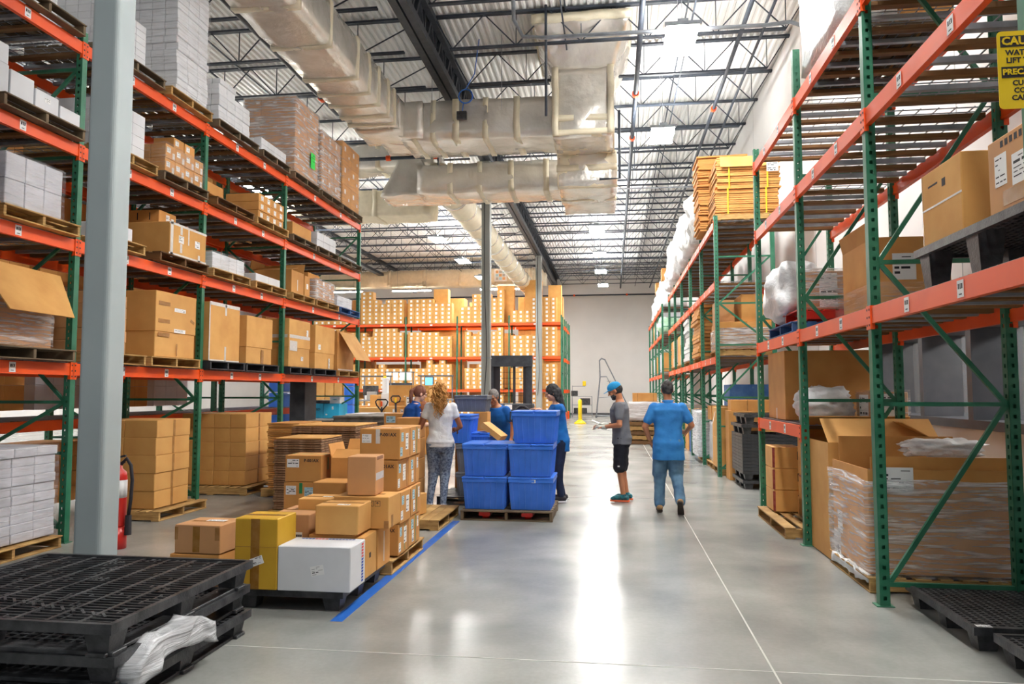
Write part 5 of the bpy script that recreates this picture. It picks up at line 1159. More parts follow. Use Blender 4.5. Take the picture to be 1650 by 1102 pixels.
for i in range(4):
    y = 30.4 + 2.0*i; tag(noisy_box(2.0, 3.0, y, y+1.5, 5.05, 6.15-.1*i, .15, .06, 3, i).build('white_bale', 'bag', smooth=True), f"tall white wrapped load, {POS[i]} on top of the farthest right rack", 'bale')

#tag(noisy_box(1.95, 3.0, 27.2, 28.6, 4.4, 6.2, .15, .07, 3, 12).build('white_bale', 'bag', smooth=True), 'tall white wrapped load in the gap between the far right racks', 'bale')
for i, (y, zz) in enumerate(((30.5, 5.05), (34.6, 5.05))): carton(2.0, 2.7, y-.3, y+.3, zz+1.0, zz+1.5, 'kraft', f"brown carton on top of the far right rack, {POS[i]}")
# shelf z 3.72 and 2.28 of run 2
def rl(y0, y1, z, label, mt='wood'): wood_pallet(2.58, (y0+y1)/2, z+.012, label, W=y1-y0, Dp=1.06, mt=mt)
rl(14.75, 16.0, 2.28, 'pallet under wrapped flat sheets, second right rack'); sheets(2.06, 3.2, 14.78, 15.95, 2.43, 11, .035, 'film-wrapped pile of grey-brown sheets, second right rack', m_='kraft_pink', jit=.01, name='sheet_pile')
wrap(2.06, 3.2, 14.78, 15.95, 2.43, 2.83, 'film around the pile of sheets, second right rack', 'film_heavy')
stack(2.06, 3.1, 14.8, 15.9, 2.83, 2.96, 2, 2, 1, 'kraft', 'flat brown box', 'on wrapped sheets, second right rack', side=-1)
carton(2.5, 3.2, 14.9, 15.7, 2.97, 3.5, 'kraft', 'square brown box on top of the wrapped sheets'); carton(2.08, 2.4, 15.1, 15.9, 2.97, 3.42, 'kraft_pink', 'tall pale box left of the square brown box')
rl(17.2, 19.1, 2.28, 'pallet under the bulging brown sack stack'); sheets(1.98, 2.9, 17.4, 18.9, 2.42, 14, .085, 'bulging stack of flat brown bundles, second right rack', jit=.04, part='bundle_layer')
rl(19.6, 21.4, 2.28, 'pallet under ragged white sacks, second right rack'); sheets(2.0, 2.9, 19.8, 21.2, 2.42, 10, .11, 'ragged white stack of folded sheets, second right rack', m_='bag', jit=.05, part='folded_sheet')
for i, (y, mt_) in enumerate(((22.2, 'whitebox'), (23.2, 'kraft'), (24.8, 'greybox'), (25.7, 'kraft'))):
    rl(y-.05, y+.9, 2.28, f"pallet at the far part of the second right rack, {POS[i]}"); stack(2.06, 3.0, y, y+.85, 2.42, 3.3, 1, 2, 3, mt_, 'carton', f"{('white','brown','grey','last brown')[i]} far load, second rack", side=-1)
tag(obj('green_bag', lump_mesh('green_bag', .6, 1.0, .36, 'greenbag', 5, .2, 2, 4, .4), None, (2.5, 31.4, 4.3)), 'pale green film bag bulging from the near end of the farthest rack', 'bag')
mbk = MB()
for i in range(7):
    y = 30.5 + 1.35*i
    for q, zz in enumerate((.14, 2.42, 4.04)): bulk(2.06, 2.9, y, y+1.1, zz, zz+(.75 if q else 1.0), 1, 2, 2, mbk, (i+q) % 3)
stuff(tag(mbk.build('far_cartons', ['whitebox', 'kraft', 'greybox']), 'far mixed cartons filling the shelves of the farthest right rack', 'boxes'))
# floor level of run 2
rl(14.85, 15.8, -.012, 'pale pallet under tall narrow brown cartons beside the man in blue polo'); stack(2.02, 3.1, 14.9, 15.7, .13, 1.3, 3, 4, 2, 'kraft_gold', 'tall narrow carton', 'behind the green post by black pallets', side=-1)
o = MB(); o.bar((1.96, 14.9, 1.2), (1.9, 14.8, .98), .14, .003, up=(1, 0, 0)); tag(o.build('paper_sheet', 'paper'), 'white paper sheet hanging on the tall narrow cartons', 'paper')
rl(16.0, 16.9, -.012, 'pale pallet under dull wrapped rolls'); tag(noisy_box(2.1, 3.0, 16.05, 16.85, .13, .95, .1, .04, 4, 3).build('wrapped_load', 'greybox', smooth=True), 'low grey wrapped load on the floor of the second rack', 'load')
rl(17.5, 18.7, -.012, 'pallet under the tall white wrapped load beside the man in blue polo')
stack(1.92, 2.9, 17.4, 18.6, .13, 1.15, 2, 3, 5, 'whitebox', 'white carton', 'wrapped floor load, second rack', side=-1); wrap(1.92, 2.9, 17.4, 18.6, .13, 1.17, 'film around the white floor load, second right rack', 'film_heavy')
for i, (y, mt_) in enumerate(((19.8, 'bluepal'), (21.0, 'kraft'), (22.4, 'whitebox'), (23.6, 'bluepal'), (25.0, 'kraft'))):
    carton(2.05, 3.0, y, y+.95, .0, 1.0+.12*(i % 3), mt_, f"{'blue crate' if mt_=='bluepal' else 'carton'} on the floor of the second right rack, {POS[i]} past the wrapped load")
carton(2.3, 3.3, 15.2, 16.0, 1.32, 1.75, 'bluepal', 'dark blue bin lying above the tall cartons, second rack'); carton(2.1, 2.7, 16.5, 17.1, 1.0, 1.3, 'kraft', 'brown box above the grey wrapped load')
# ================================================================ left foreground: stack of black plastic pallets
bx, by = -3.2, 4.02
for i, (dx, dy, rz_) in enumerate(((0, 0, .0), (-.02, .02, .012), (.0, -.0, -.01))):
    P_ = plastic_pallet(bx+dx, by+dy+.12, .155*i, f"black plastic pallet in the left foreground stack, {('lowest','middle','uppermost with ribbed grid deck')[i]}", W=1.55, Dp=1.42, h=.15 if i < 2 else .165, grid='bars' if i == 2 else 'waffle', runners=True, rz=rz_)
    if i == 1:
        o = obj('shipping_label', label_mesh(.14, .035, 'paper', 4), P_); o.matrix_local = Matrix.Translation((.777, -.3, .128)) @ FACE['+x'].to_4x4()
o = lump_mesh('plastic_film', .09, .34, .2, 'film_heavy', 3, .45, 3.5, 4, .2)
f1 = noisy_box(-2.47, -2.36, 3.55, 4.3, .1, .26, .03, .045, 7, 5); 
for i, p in enumerate(f1.v): t = (p[1]-3.55)/.75; f1.v[i] = (p[0], p[1], p[2]*(1-.25*t) + .22*math.sin(PI*min(1, max(0, t)))*.4 + (.06*t))
M['bagfilm'] = film_mat('bunched film', .55, white=.5)
tag(f1.build('plastic_film', 'bagfilm', smooth=True), 'bunched clear film caught in the side of the black pallet stack', 'plastic wrap')
plastic_pallet(-4.9, 4.6, 0, 'black pallet behind the foreground stack at the left edge', W=1.1, Dp=1.0, h=.3, grid='waffle', runners=True)
# ================================================================ front black pallet with parcels
plastic_pallet(-2.72, 5.86, 0, 'low black plastic pallet under the front parcels', W=1.5, Dp=1.02, h=.145, grid='waffle')
K = .15
wb = carton(-2.47, -1.91, 5.33, 5.66, K, .475, 'whitebox', 'white parcel with blue and red printed edge, front of the black pallet', [('-y', 0, -.02, .55, .05, 'clear')] if False else [('-y', .05, -.03, .1, .07, 'label', .2)])
dsz = (.56, .33, .325)
for i in range(13):
    o = MB(); o.box(-.012, .012, -.008, .008, 0, .0008); 
    oo = obj('printed_mark', cached(('pm', i < 5), lambda: (lambda c: (c.box(-.02, .02, -.007, .007, 0, .0008), c.mesh('printed_mark', 'ink_red' if i < 5 else 'ink_blue'))[1])(MB())), wb)
    A = FACE['+x']; oo.matrix_local = Matrix.Translation(Vector((.281, .1, .30-.0225*i))) @ A.to_4x4()
for i in range(16):
    oo = obj('printed_mark', cached(('pm2', 4 <= i < 8), lambda: (lambda c: (c.box(-.012, .008, -.012, .012, 0, .0008), c.mesh('printed_mark', 'ink_red' if 4 <= i < 8 else 'ink_blue'))[1])(MB())), wb)
    oo.matrix_local = Matrix.Translation(Vector((-.2+.027*i, .12, .3255)))
carton(-2.81, -2.475, 5.33, 5.66, K, .67, 'yellow_card', 'tall mustard-yellow carton with a tilted white label', [('-y', -.02, 0, .07, .515, 'dark'), ('-y', 0, .02, .325, .004, 'clear') if False else ('-y', 0, .1, .325, .003, 'tape'), ('-y', .03, -.1, .1, .06, 'label', .35), ('+z', 0, 0, .32, .06, 'dark'), ('+x', .1, -.2, .1, .003, 'ink')])
lf = [('-y', -.02, 0, .06, .2, 'dark'), ('+z', 0, 0, .3, .05, 'tape'), ('+z', .1, .12, .16, .07, 'label'), ('-y', -.46, .2, .03, .1, 'tape'), ('-y', .44, .2, .04, .1, 'tape')]
carton(-3.46, -3.07, 5.6, 5.95, .335, .56, 'kraft_pink', 'kraft parcel with a sagging top and a strip of tape, left pile upper', lf, rz=-.03)
carton(-3.5, -3.08, 5.6, 6.0, K, .33, 'kraft', 'dented kraft parcel under the taped one, left pile lower', [('-y', 0, -.2, .06, .1, 'dark')])
bl = carton(-2.74, -2.42, 5.78, 6.25, K, .63, 'kraft_pink', 'kraft parcel with a long white label, behind the mustard carton', [('-y', .24, -.0, .055, .2, 'label'), ('+z', 0, 0, .3, .06, 'tape'), ('+z', .3, .2, .06, .03, 'label')])
carton(-2.32, -1.97, 5.66, 5.98, K+.35, .725, 'kraft_gold', 'plain square kraft box resting on the white parcel row', [('+z', 0, 0, .34, .05, 'tape'), ('+z', .1, -.3, .1, .05, 'label')])
carton(-2.38, -2.0, 5.68, 5.98, K, .495, 'kraft', 'kraft box hidden under the plain square box')
carton(-1.995, -1.93, 5.68, 6.0, K, .48, 'kraft_gold', 'narrow kraft box edge right behind the white parcel', [('+x', 0, 0, .04, .04, 'ink')])
carton(-2.1, -1.925, 6.02, 6.36, K, .48, 'kraft', 'kraft box at the rear right corner of the black pallet', [('+x', 0, 0, .02, .25, 'clear')])
hb = carton(-2.3, -1.83, 6.0, 6.34, .49, .75, 'kraft_gold', 'kraft box with black handling icons on its front, upper right pile', [('-y', .46, -.36, .04, .06, 'tape'), ('+x', -.2, -.3, .05, .1, 'tape'), ('+z', 0, 0, .3, .05, 'tape')])
for i in range(3):
    o = MB(); o.box(-.019, .019, -.022, .022, 0, .0004, 0); 
    for a, b, c_, d in ((-.02, .02, .02, .023), (-.02, .02, -.023, -.02), (-.023, -.02, -.023, .023), (.02, .023, -.023, .023)): o.box(a, b, c_, d, 0, .0012, 1)
    if i == 1: o.poly([(-.009, .015, .0012), (.009, .015, .0012), (0, -.002, .0012)], [(0, 1, 2)], 1); o.box(-.002, .002, -.014, 0, .0012, .0014, 1); o.box(-.008, .008, -.016, -.012, .0012, .0014, 1)
    if i == 2: o.poly([(-.014, .002, .0012), (.014, .002, .0012), (0, .014, .0012)], [(0, 1, 2)], 1); o.box(-.001, .001, -.014, .002, .0012, .0014, 1)
    if i == 0: o.box(-.007, -.004, -.012, .008, .0012, .0014, 1); o.box(.004, .007, -.012, .008, .0012, .0014, 1)
    oo = obj('printed_mark', o.mesh('printed_mark', ['kraft_gold', 'ink']), hb); oo.matrix_local = Matrix.Translation(Vector((.03+.055*i, -.1705, .205))) @ FACE['-y'].to_4x4()
cb = carton(-2.2, -1.96, 6.02, 6.3, .755, 1.075, 'kraft_pink', 'upright kraft box on top of the iconed box, clear tape on its side', [('+x', 0, -.02, .26, .06, 'clear'), ('+x', 0, .45, .2, .03, 'tape')], rz=.06)
carton(-2.62, -2.33, 6.02, 6.32, K, .72, 'kraft_gold', 'kraft box peeking behind the square box, taped lid', [('+z', 0, 0, .28, .05, 'tape'), ('+z', .2, 0, .08, .05, 'label')])
# ================================================================ second row: wooden pallet with repeat-marked cartons
wood_pallet(-2.62, 7.03, 0, 'wooden pallet under the four-high marked cartons, by the blue tape', W=1.1, Dp=1.35, mt='wood')
pal2 = 'four-high pile beside the blue tape'
PX = 'P-001AX'
for k in range(4):
    z0, z1 = .14+.286*k, .14+.286*k+.28; j = (.0, .02, -.015, .01)[k]
    A_ = [('-y', .2, .3, .1, .042, 'text:'+PX) , ('+x', -.3, .22, .07, .08, 'bluelabel'), ('+x', .1, .05, .09, .15, 'label'), ('+x', .38, 0, .02, .26, 'tape'), ('+x', -.38, -.25, .07, .08, 'bluelabel' if k == 3 else 'label')]
    if k == 3: A_ += [('-y', -.33, .18, .09, .08, 'label'), ('-y', -.05, .25, .04, .13, 'clear'), ('+z', 0, 0, .3, .03, 'label')]
    if k == 0: A_ += [('-y', -.1, -.02, .1, .09, 'label', .1), ('+x', .05, .0, .016, .24, 'green')]
    carton(-2.3+j, -1.92+j, 6.6, 6.97, z0, z1, 'kraft', f"marked kraft carton, front column, {ORD[k] if k < 3 else 'top'}, {pal2}", A_, rz=.01*(-1)**k)
    B_2 = [('+x', -.2, .2, .08, .09, 'bluelabel'), ('+x', .1, -.0, .018, .26, 'green' if k != 2 else 'tape'), ('+x', -.15, -.2, .07, .11, 'label'), ('+x', .3, .2, .05, .1, 'label')]
    carton(-2.3+j*.5, -1.93+j*.5, 6.99, 7.38, z0, z1, 'kraft', f"marked kraft carton, rear column, {ORD[k] if k < 3 else 'top'}, {pal2}", B_2)
L1 = [('-y', .22, .3, .1, .042, 'text:'+PX), ('-y', -.28, .2, .13, .085, 'label'), ('+x', .0, .15, .03, .13, 'green'), ('+z', 0, 0, .38, .03, 'green')]
for k in range(3):
    z0 = .14+.275*k
    dec = L1 if k == 2 else [('-y', -.3, .2, .11, .09, 'label'), ('-y', -.03, .28, .035, .11, 'green'), ('-y', .2, .15, .1, .09, 'bluelabel'), ('-y', .24, .1, .085, .08, 'label'), ('+x', -.1, 0, .02, .2, 'tape')]
    carton(-3.37+.01*k, -2.98+.01*k, 7.36-.0*k, 7.72, z0, z0+.27, 'kraft', f"marked kraft carton with green tape, {('bottom','middle','top')[k]} of the pile behind the mustard carton", dec)
wood_pallet(-3.2, 7.55, 0, 'wooden pallet under the green-taped cartons', W=.9, Dp=.95)
for k in range(2):
    carton(-2.9, -2.56, 7.0, 7.35, .14+.3*k, .435+.3*k, 'kraft', f"plain kraft carton between the marked piles, {('lower','upper')[k]}")
open_box(-2.88, -2.45, 7.42, 7.85, .14, .93, 'kraft', 'open kraft box with one flap lying back, between the marked piles', {'+y': (35, .2), '-x': (15, .15), '-y': (-60, .16)})
# flattened cardboard
sheets(-4.42, -3.5, 9.9, 10.9, .14, 33, .03, 'wide pile of flattened cardboard boxes in front of the left rack', jit=.012, name='flat_box_pile', part='flattened_box', m_='edge')  # shade on the pile is put into its darker cardboard; top sheet stays pale
carton(-4.41, -3.51, 9.92, 10.88, 1.131, 1.15, 'kraft_gold', 'pale topmost flattened box on the wide pile')
wood_pallet(-3.96, 10.4, 0, 'pallet under the wide pile of flattened boxes', W=1.0, Dp=.95)
sheets(-4.25, -3.62, 9.0, 9.75, .14, 29, .03, 'smaller lower pile of flattened boxes in front of the wide one', jit=.012, name='flat_box_pile', part='flattened_box', m_='edge')  # painted shade again, same darker cardboard as the wide pile
carton(-4.24, -3.63, 9.02, 9.73, 1.011, 1.03, 'kraft_gold', 'pale topmost flattened box on the smaller pile')
wood_pallet(-3.95, 9.4, 0, 'pallet under the smaller pile of flattened boxes', W=.8, Dp=.7)
sheets(-5.3, -4.78, 11.0, 11.9, .14, 32, .031, 'narrow pile of flattened boxes by the third green post', jit=.02, name='flat_box_pile', part='flattened_box', m_='kraft')
wood_pallet(-5.04, 11.45, 0, 'pallet under the narrow flattened box pile', W=1.0, Dp=.66)
# blue tape on the floor
c = MB(); c.box(-1.99, -1.9, 5.15, 9.25, .0, .0018); tag(c.build('floor_tape', 'tapeblue'), 'long strip of blue floor tape beside the front pallets', 'tape')
c = MB(); c.box(-1.99, -1.9, 11.0, 18, .0, .0018); tag(c.build('floor_tape', 'tapeblue'), 'far continuation of the blue floor tape beyond the totes', 'tape')
# pallet with small box and white carton behind, near people
wood_pallet(-2.42, 9.15, 0, 'broken pale pallet by the blue tape, under the small kraft box', W=1.15, Dp=.8)
carton(-2.66, -2.3, 8.72, 9.05, .135, .38, 'kraft_gold', 'small kraft box on the broken pallet near the jeans', [('-y', .25, .1, .05, .04, 'tape'), ('-y', -.4, -.1, .05, .02, 'bluelabel')], rz=-.25)
o = MB(); o.bar((-2.42, 8.2, .02), (-2.36, 8.36, .42), .22, .012, up=(0, -1, .4)); tag(o.build('cardboard_sheet', 'greybox'), 'grey-white carton sheet leaning beside the marked pile', 'cardboard')
# brown cartons between shirt woman and marked pile
for k in range(4): carton(-2.92, -2.62, 9.9, 10.3, .14+.28*k, .415+.28*k, 'kraft', f"brown carton left of the woman in jeans, {('lowest','second','third','top')[k]} of four", [('-y', 0, 0, .1, .04, 'text:FORTY')] if False else ())
# ================================================================ totes
def tote(x, y, z, label, w_=.55, d_=.66, h=.41, m_='blue', rz=0, lid=True):
    e = empty('storage_tote', label, 'tote', (x, y, z), rz, 'lidded plastic totes')
    def body():
        m = MB(); a, b = w_/2, d_/2; t = .027; hh = h-.05
        m.poly([(-a+t, -b+t, 0), (a-t, -b+t, 0), (a-t, b-t, 0), (-a+t, b-t, 0), (-a, -b, hh), (a, -b, hh), (a, b, hh), (-a, b, hh)], [(0, 3, 2, 1), (4, 5, 6, 7), (0, 1, 5, 4), (1, 2, 6, 5), (2, 3, 7, 6), (3, 0, 4, 7)])
        n = 7
        for i in range(n):
            for s in (-1, 1):
                u = (i-(n-1)/2)/n
                m.bar((2*(a-t)*u, s*(b-t+.002), .01), (2*a*u, s*(b+.002), hh-.02), .012, .014, up=(0, 1, 0))
                m.bar((s*(a-t+.002), 2*(b-t)*u, .01), (s*(a+.002), 2*b*u, hh-.02), .012, .014, up=(1, 0, 0))
        return m.mesh('tote_body', m_)
    def rim():
        m = MB(); a, b = w_/2+.012, d_/2+.012; m.cbox(-a, a, -b, b, h-.075, h-.03, .008)
        for s in (-1, 1): m.box(-.05, .05, s*b-.006, s*b+.006, h-.065, h-.035)
        return m.mesh('tote_rim', m_)
    def lidm():
        m = MB(); a, b = w_/2+.014, d_/2+.014
        m.cbox(-a, -.004, -b, b, h-.03, h-.004, .006); m.cbox(.004, a, -b, b, h-.03, h-.004, .006)
        for i in range(9): yy = -b+.05+(2*b-.1)*i/8; m.box(-.02, .02, yy-.02, yy+.02, h-.012, h+.0)
        for s in (-1, 1):
            for q in (-.28, -.08, .15, .3): m.box(q*w_-.02, q*w_+.02, s*b-.004, s*b+.006, h-.02, h-.006)
        return m.mesh('tote_lid', m_)
    key = (w_, d_, h, m_)
    obj('tote_body', cached(('tb',)+key, body), e); obj('tote_rim', cached(('tr',)+key, rim), e)
    if lid: obj('tote_lid', cached(('tl',)+key, lidm), e)
    return e

def pal_y(x, y, label, W=1.16, Dp=1.0, mt='wood_grey'): return wood_pallet(x, y, 0, label, W=W, Dp=Dp, mt=mt, rz=-PI/2)
pal_y(-1.33, 9.82, 'weathered wooden pallet carrying the blue totes')
tn = 'blue lidded tote, '
for xx, nm_ in ((-1.62, 'left'), (-1.03, 'right')):
    for k in range(2):
        t_ = tote(xx, 9.72, .13+.415*k, f"{tn}front {nm_} column, {('bottom','middle')[k] if nm_=='right' else ('bottom','top')[k]}, on the worn pallet")
        if k == 0 and nm_ == 'right':
            o = obj('shipping_label', label_mesh(.05, .04, 'paper', 1), t_); o.matrix_local = Matrix.Translation((.04, -.345, .36)) @ FACE['-y'].to_4x4()
tote(-.99, 9.74, .96, 'blue lidded tote on top of the right column, under the dark-haired woman\'s hand', d_=.6)
tote(-2.28, 10.9, .87, 'blue tote behind the left column, beside the white T-shirt', w_=.5)
tote(-1.98, 10.9, .45, 'grey tote right of the acid-washed jeans, upper', w_=.5, m_='greytote'); tote(-1.98, 10.9, .05, 'grey tote right of the acid-washed jeans, lower', w_=.5, m_='greytote')
pal_y(-1.9, 11.0, 'dark pallet under the grey totes', mt='blacksteel', W=1.2)
tote(-1.93, 10.95, .66, 'small blue tote behind the two front columns', w_=.28, d_=.4, h=.36); carton(-1.98, -1.6, 11.1, 11.25, .0, .66, 'kraft', 'kraft box hidden under the small blue tote')
carton(-2.12, -1.9, 11.3, 11.6, 1.02, 1.3, 'kraft', 'kraft carton under the grey tote at head height'); carton(-2.4, -1.9, 11.28, 11.7, .14, 1.02, 'kraft', 'tall kraft carton below the head-height carton')
tote(-2.16, 11.5, 1.3, 'grey tote at head height before the mid column', w_=.5, d_=.4, h=.26, m_='greytote')
# red pallet jack under the blue totes
J = empty('pallet_jack', 'red pallet jack with its forks under the blue totes', 'pallet jack', (-1.34, 10.2, 0))
for s in (-.27, .27):
    c = MB(); c.box(s-.07, s+.07, -.85, .5, .055, .1); c.build('fork', 'red', J)
    c = MB(); c.tube([(s-.04, -.72, .04), (s+.04, -.72, .04)], .038, 10); c.build('roller', 'red', J)
c = MB(); c.box(-.3, .3, .5, .75, .08, .4); c.build('jack_frame', 'red', J)
c = MB(); c.tube([(0, .62, .3), (0, .8, 1.15)], .02, 8); c.tube([(-.06, .8, 1.1), (-.17, .82, 1.2), (-.17, .84, 1.3), (-.06, .85, 1.34), (.06, .85, 1.34), (.17, .84, 1.3), (.17, .82, 1.2), (.06, .8, 1.1)], .014, 6); c.build('jack_handle', 'ink', J)

# tilted carton held by grey-haired man
o = MB(); o.bar((-1.88, 10.95, 1.13), (-1.6, 10.9, .93), .3, .08); tag(o.build('cardboard_box', 'kraft_gold'), 'pale carton tilted in the hands of the grey-haired man', 'box')
c = MB(); c.tube([(-1.28+.13*math.cos(t/14*2*PI), 10.62, 1.2+.2*math.sin(t/14*2*PI)) for t in range(15)], .022, 7); tag(c.build('hose_coil', 'ink', smooth=True), 'black curved hose left of the top blue tote', 'hose')
# ================================================================ background: back rack full of small labelled cartons
BY = 38.8; BX = [-16.3, -13.62, -10.98, -8.17, -5.38, -2.62]; BL = [1.7, 3.42, 5.2]
R = empty('pallet_rack', 'wide orange and green rack at the back full of small labelled cartons', 'shelving', (-9.5, BY, 0))
for i, x in enumerate(BX):
    for d in (0, 1.1): o = obj('upright_post', post_simple(5.6), R, (x+9.5, d, 0)); o.rotation_euler = (0, 0, 0)
for i in range(len(BX)-1):
    x0, x1 = BX[i], BX[i+1]
    for z in BL:
        for d in (-.04, 1.14): obj('shelf_beam', boxmesh('shelf_beam', x1-x0-.08, .05, .13, 'orange', .004), R, ((x0+x1)/2+9.5, d, z-.13))
        obj('shelf_board', boxmesh('shelf_board', x1-x0-.08, 1.1, .02, 'wood_dark', .002), R, ((x0+x1)/2+9.5, .55, z))
        obj('shelf_label', boxmesh('shelf_label', .14, .004, .07, 'paper', .0005), R, ((x0+x1)/2+9.5, -.068, z-.1))
for k, dy in enumerate((2.6, 3.7, 5.2, 6.3)):
    for x in (-2.62,):
        o = obj('upright_post', post_simple(5.6), R, (x+9.5+.02*k, dy, 0))
        for z in BL: obj('beam_connector', boxmesh('beam_connector', .12, .14, .2, 'orange', .003), R, (x+9.5, dy, z-.2))
for dy in (0, 2.6, 5.2):
    for z0 in (.2, 1.4, 2.6, 3.8):
        c = MB(); c.bar((-2.62+9.5, dy, z0), (-2.62+9.5, dy+1.1, z0+1.1), .04, .03); c.bar((-2.62+9.5, dy, z0), (-2.62+9.5, dy+1.1, z0), .04, .03); c.build('diagonal_brace', 'green', R)
    obj('post_guard', boxmesh('post_guard', .2, .2, .45, 'orangep', .02), R, (-2.62+9.5, dy-.1, 0))
def lc_mesh(w_, h_, dx):
    def f():
        m = MB(); m.box(-w_/2, w_/2, 0, .5, 0, h_, 0); m.box(-.055+dx, .055+dx, -.003, 0, h_*.22, h_*.8, 1); m.box(-.03+dx, .03+dx, -.004, -.003, h_*.3, h_*.34, 2); m.box(-.03+dx, .03+dx, -.004, -.003, h_*.6, h_*.64, 2)

        return m.mesh('cardboard_box', ['kraft_gold', 'paper', 'ink'])
    return cached(('lc', w_, h_, dx), f)
r = random.Random(11); cnt = 0; rest = []
BAYN = ['outer left', 'far left', 'left', 'second', 'middle', 'right']
for lv, zb in enumerate([.1] + BL):
    for b in range(len(BX)-1):
        x = BX[b]+.1; ci = 0
        cap = [1.45, 1.6, 1.6, 1.75][lv]; base = int(cap/.222)
        pair = 0; hh = base
        while x + .34 < BX[b+1]-.02:
            if pair == 0: pair = r.choice((2, 3, 4)); hh = base - r.choice((0, 0, 1, 1, 2)) + (r.choice((1, 0, -1, -3)) if lv == 3 else 0)
            pair -= 1; n = hh - r.choice((0, 0, 0, 1)); ci += 1
            if b == 3 and lv in (1, 2) and ci < 2: x += .3; continue
            for k in range(n):
                vis = (lv >= 2 and b >= 1) or (lv == 1 and b >= 1)
                if vis and cnt < 300: pass
                rest_flag = not (vis and cnt < 300 and not (lv < 2 and cnt > 290))
                xx, yy, zz = x+.17, BY+.04+r.uniform(-.015, .02), zb+.022+.222*k
                if rest_flag: rest.append((xx, yy, zz))
                else:
                    cnt += 1
                    o = obj('labelled_carton', lc_mesh(.335, .218, round(r.choice((-.02, .0, .02)), 2)), None, (xx+r.uniform(-.004, .004), yy, zz))
                    tag(o, f"labelled carton, back rack {('floor','low shelf','mid shelf','top shelf')[lv]}, {POS[b]} bay, {POS[ci]} column, {ORD[k]} up", 'box', 'small labelled cartons on the back rack')
            x += .345
m = MB()
for x, y, z in rest:
    m.box(x-.167, x+.167, y, y+.5, z, z+.218, 0); m.box(x-.055, x+.055, y-.003, y, z+.05, z+.17, 1)
o = m.build('labelled_cartons', ['kraft_gold', 'paper']); stuff(o); tag(o, 'remaining rows of small labelled cartons filling the back rack', 'boxes')
for i, (x, w_, h) in enumerate(((-6.1, .9, .3), (-4.6, .9, .6), (-3.35, .7, .3), (-9.6, .8, .2))):
    carton(x, x+w_, BY+.56, BY+1.1, BL[2]+.02, BL[2]+1.75+h, 'kraft_gold', f"tall plain carton behind the top row of the back rack, {POS[i]}")
stack(-3.3, -2.7, BY+2.7, BY+3.6, 5.2, 6.9, 1, 2, 4, 'kraft', 'brown carton', 'end pile, back rack top')
mbk = MB()
for b in range(len(BX)-1):
    for z in [.1] + BL: bulk(BX[b]+.15, BX[b+1]-.15, BY+2.65, BY+3.6, z+.02, z+1.45+.25*((b+int(z)) % 2), 7, 1, 6, mbk); 
    for z in BL: mbk.box(BX[b]+.04, BX[b+1]-.04, BY+2.6, BY+2.65, z-.13, z, 1)
stuff(tag(mbk.build('stored_cartons', ['kraft', 'orange']), 'rows of brown cartons on the rack behind the labelled ones', 'boxes'))
# ---------------------------------------------------------------- reach truck
F_ = empty('reach_truck', 'black reach truck with overhead guard and orange body, mid distance', 'forklift', (-3.45, 25.0, 0))
c = MB()
for s in (-.66, .66): c.box(s-.1, s+.1, 0, .12, .3, 2.7)
c.build('mast_rail', 'blacksteel', F_)
c = MB(); c.box(-.76, .76, -.05, .3, 2.45, 2.82); c.build('overhead_guard', 'blacksteel', F_)
c = MB(); c.box(-.56, -.35, .1, .22, .9, 2.5); c.box(.1, .17, .1, .2, .9, 2.5); c.box(.45, .62, .1, .2, .9, 2.5); c.build('inner_mast', 'ink', F_)
for k in range(6):
    c = MB(); c.box(-.35, .5, .3, .31, 1.25+.2*k, 1.262+.2*k); c.build('guard_bar', 'ink', F_)
for k in range(4):
    c = MB(); c.box(-.25+.2*k, -.235+.2*k, .3, .31, 1.2, 2.45); c.build('guard_bar', 'ink', F_)
c = MB(); c.cbox(-.76, .76, -.1, .9, .35, 1.2, .04); c.build('truck_body', 'blacksteel', F_)
c = MB(); c.box(-.15, .1, -.12, -.1, 1.0, 1.16); c.build('data_plate', 'paper', F_); c = MB(); c.box(-.1, .05, -.14, -.1, .82, .92); c.build('tail_lamp', 'orangep', F_)
c = MB(); c.box(-.45, .5, -.5, -.1, .58, .68); c.build('battery_cover', 'black', F_)
c = MB(); c.cbox(-.1, .75, -1.0, -.1, .1, .58, .04); c.box(-.7, -.1, -.8, -.1, .1, .5); c.build('chassis', 'orangep', F_)
for s in (-.55, .55):
    c = MB(); c.tube([(s-.07, -.5, .15), (s+.07, -.5, .15)], .15, 14); c.build('wheel', 'ink', F_)
# ---------------------------------------------------------------- rolling ladder at the back wall
L_ = empty('rolling_ladder', 'tall grey rolling safety ladder in front of the back wall', 'ladder', (0, 46.2, 0))
c = MB()
for y in (-.35, .35):
    c.tube([(-1.0, y, .05), (-.75, y, 2.5), (-.78, y, 3.5), (-.65, y, 3.62), (-.45, y, 3.55), (1.25, y, .05)], .04, 6); c.tube([(-.75, y, 2.5), (-.35, y, 2.5), (.9, y, .05)], .025, 6); c.tube([(-1.0, y, .1), (1.2, y, .1)], .025, 6)
    c.tube([(-.9, y, 1.2), (.3, y, 1.3)], .015, 5)
c.build('ladder_frame', 'galv', L_)
for k in range(9):
    c = MB(); t = k/9; c.box(.9-1.25*t-.12, .9-1.25*t+.12, -.35, .35, .25+2.2*t, .28+2.2*t); c.build('step', 'galv', L_)
c = MB(); c.box(-.78, -.35, -.35, .35, 2.5, 2.53); c.build('platform', 'galv', L_)
for x in (-1, 1.2):
    for y in (-.35, .35): c = MB(); c.tube([(x-.0, y-.02, .06), (x, y+.02, .06)], .06, 8); c.build('caster', 'ink', L_)
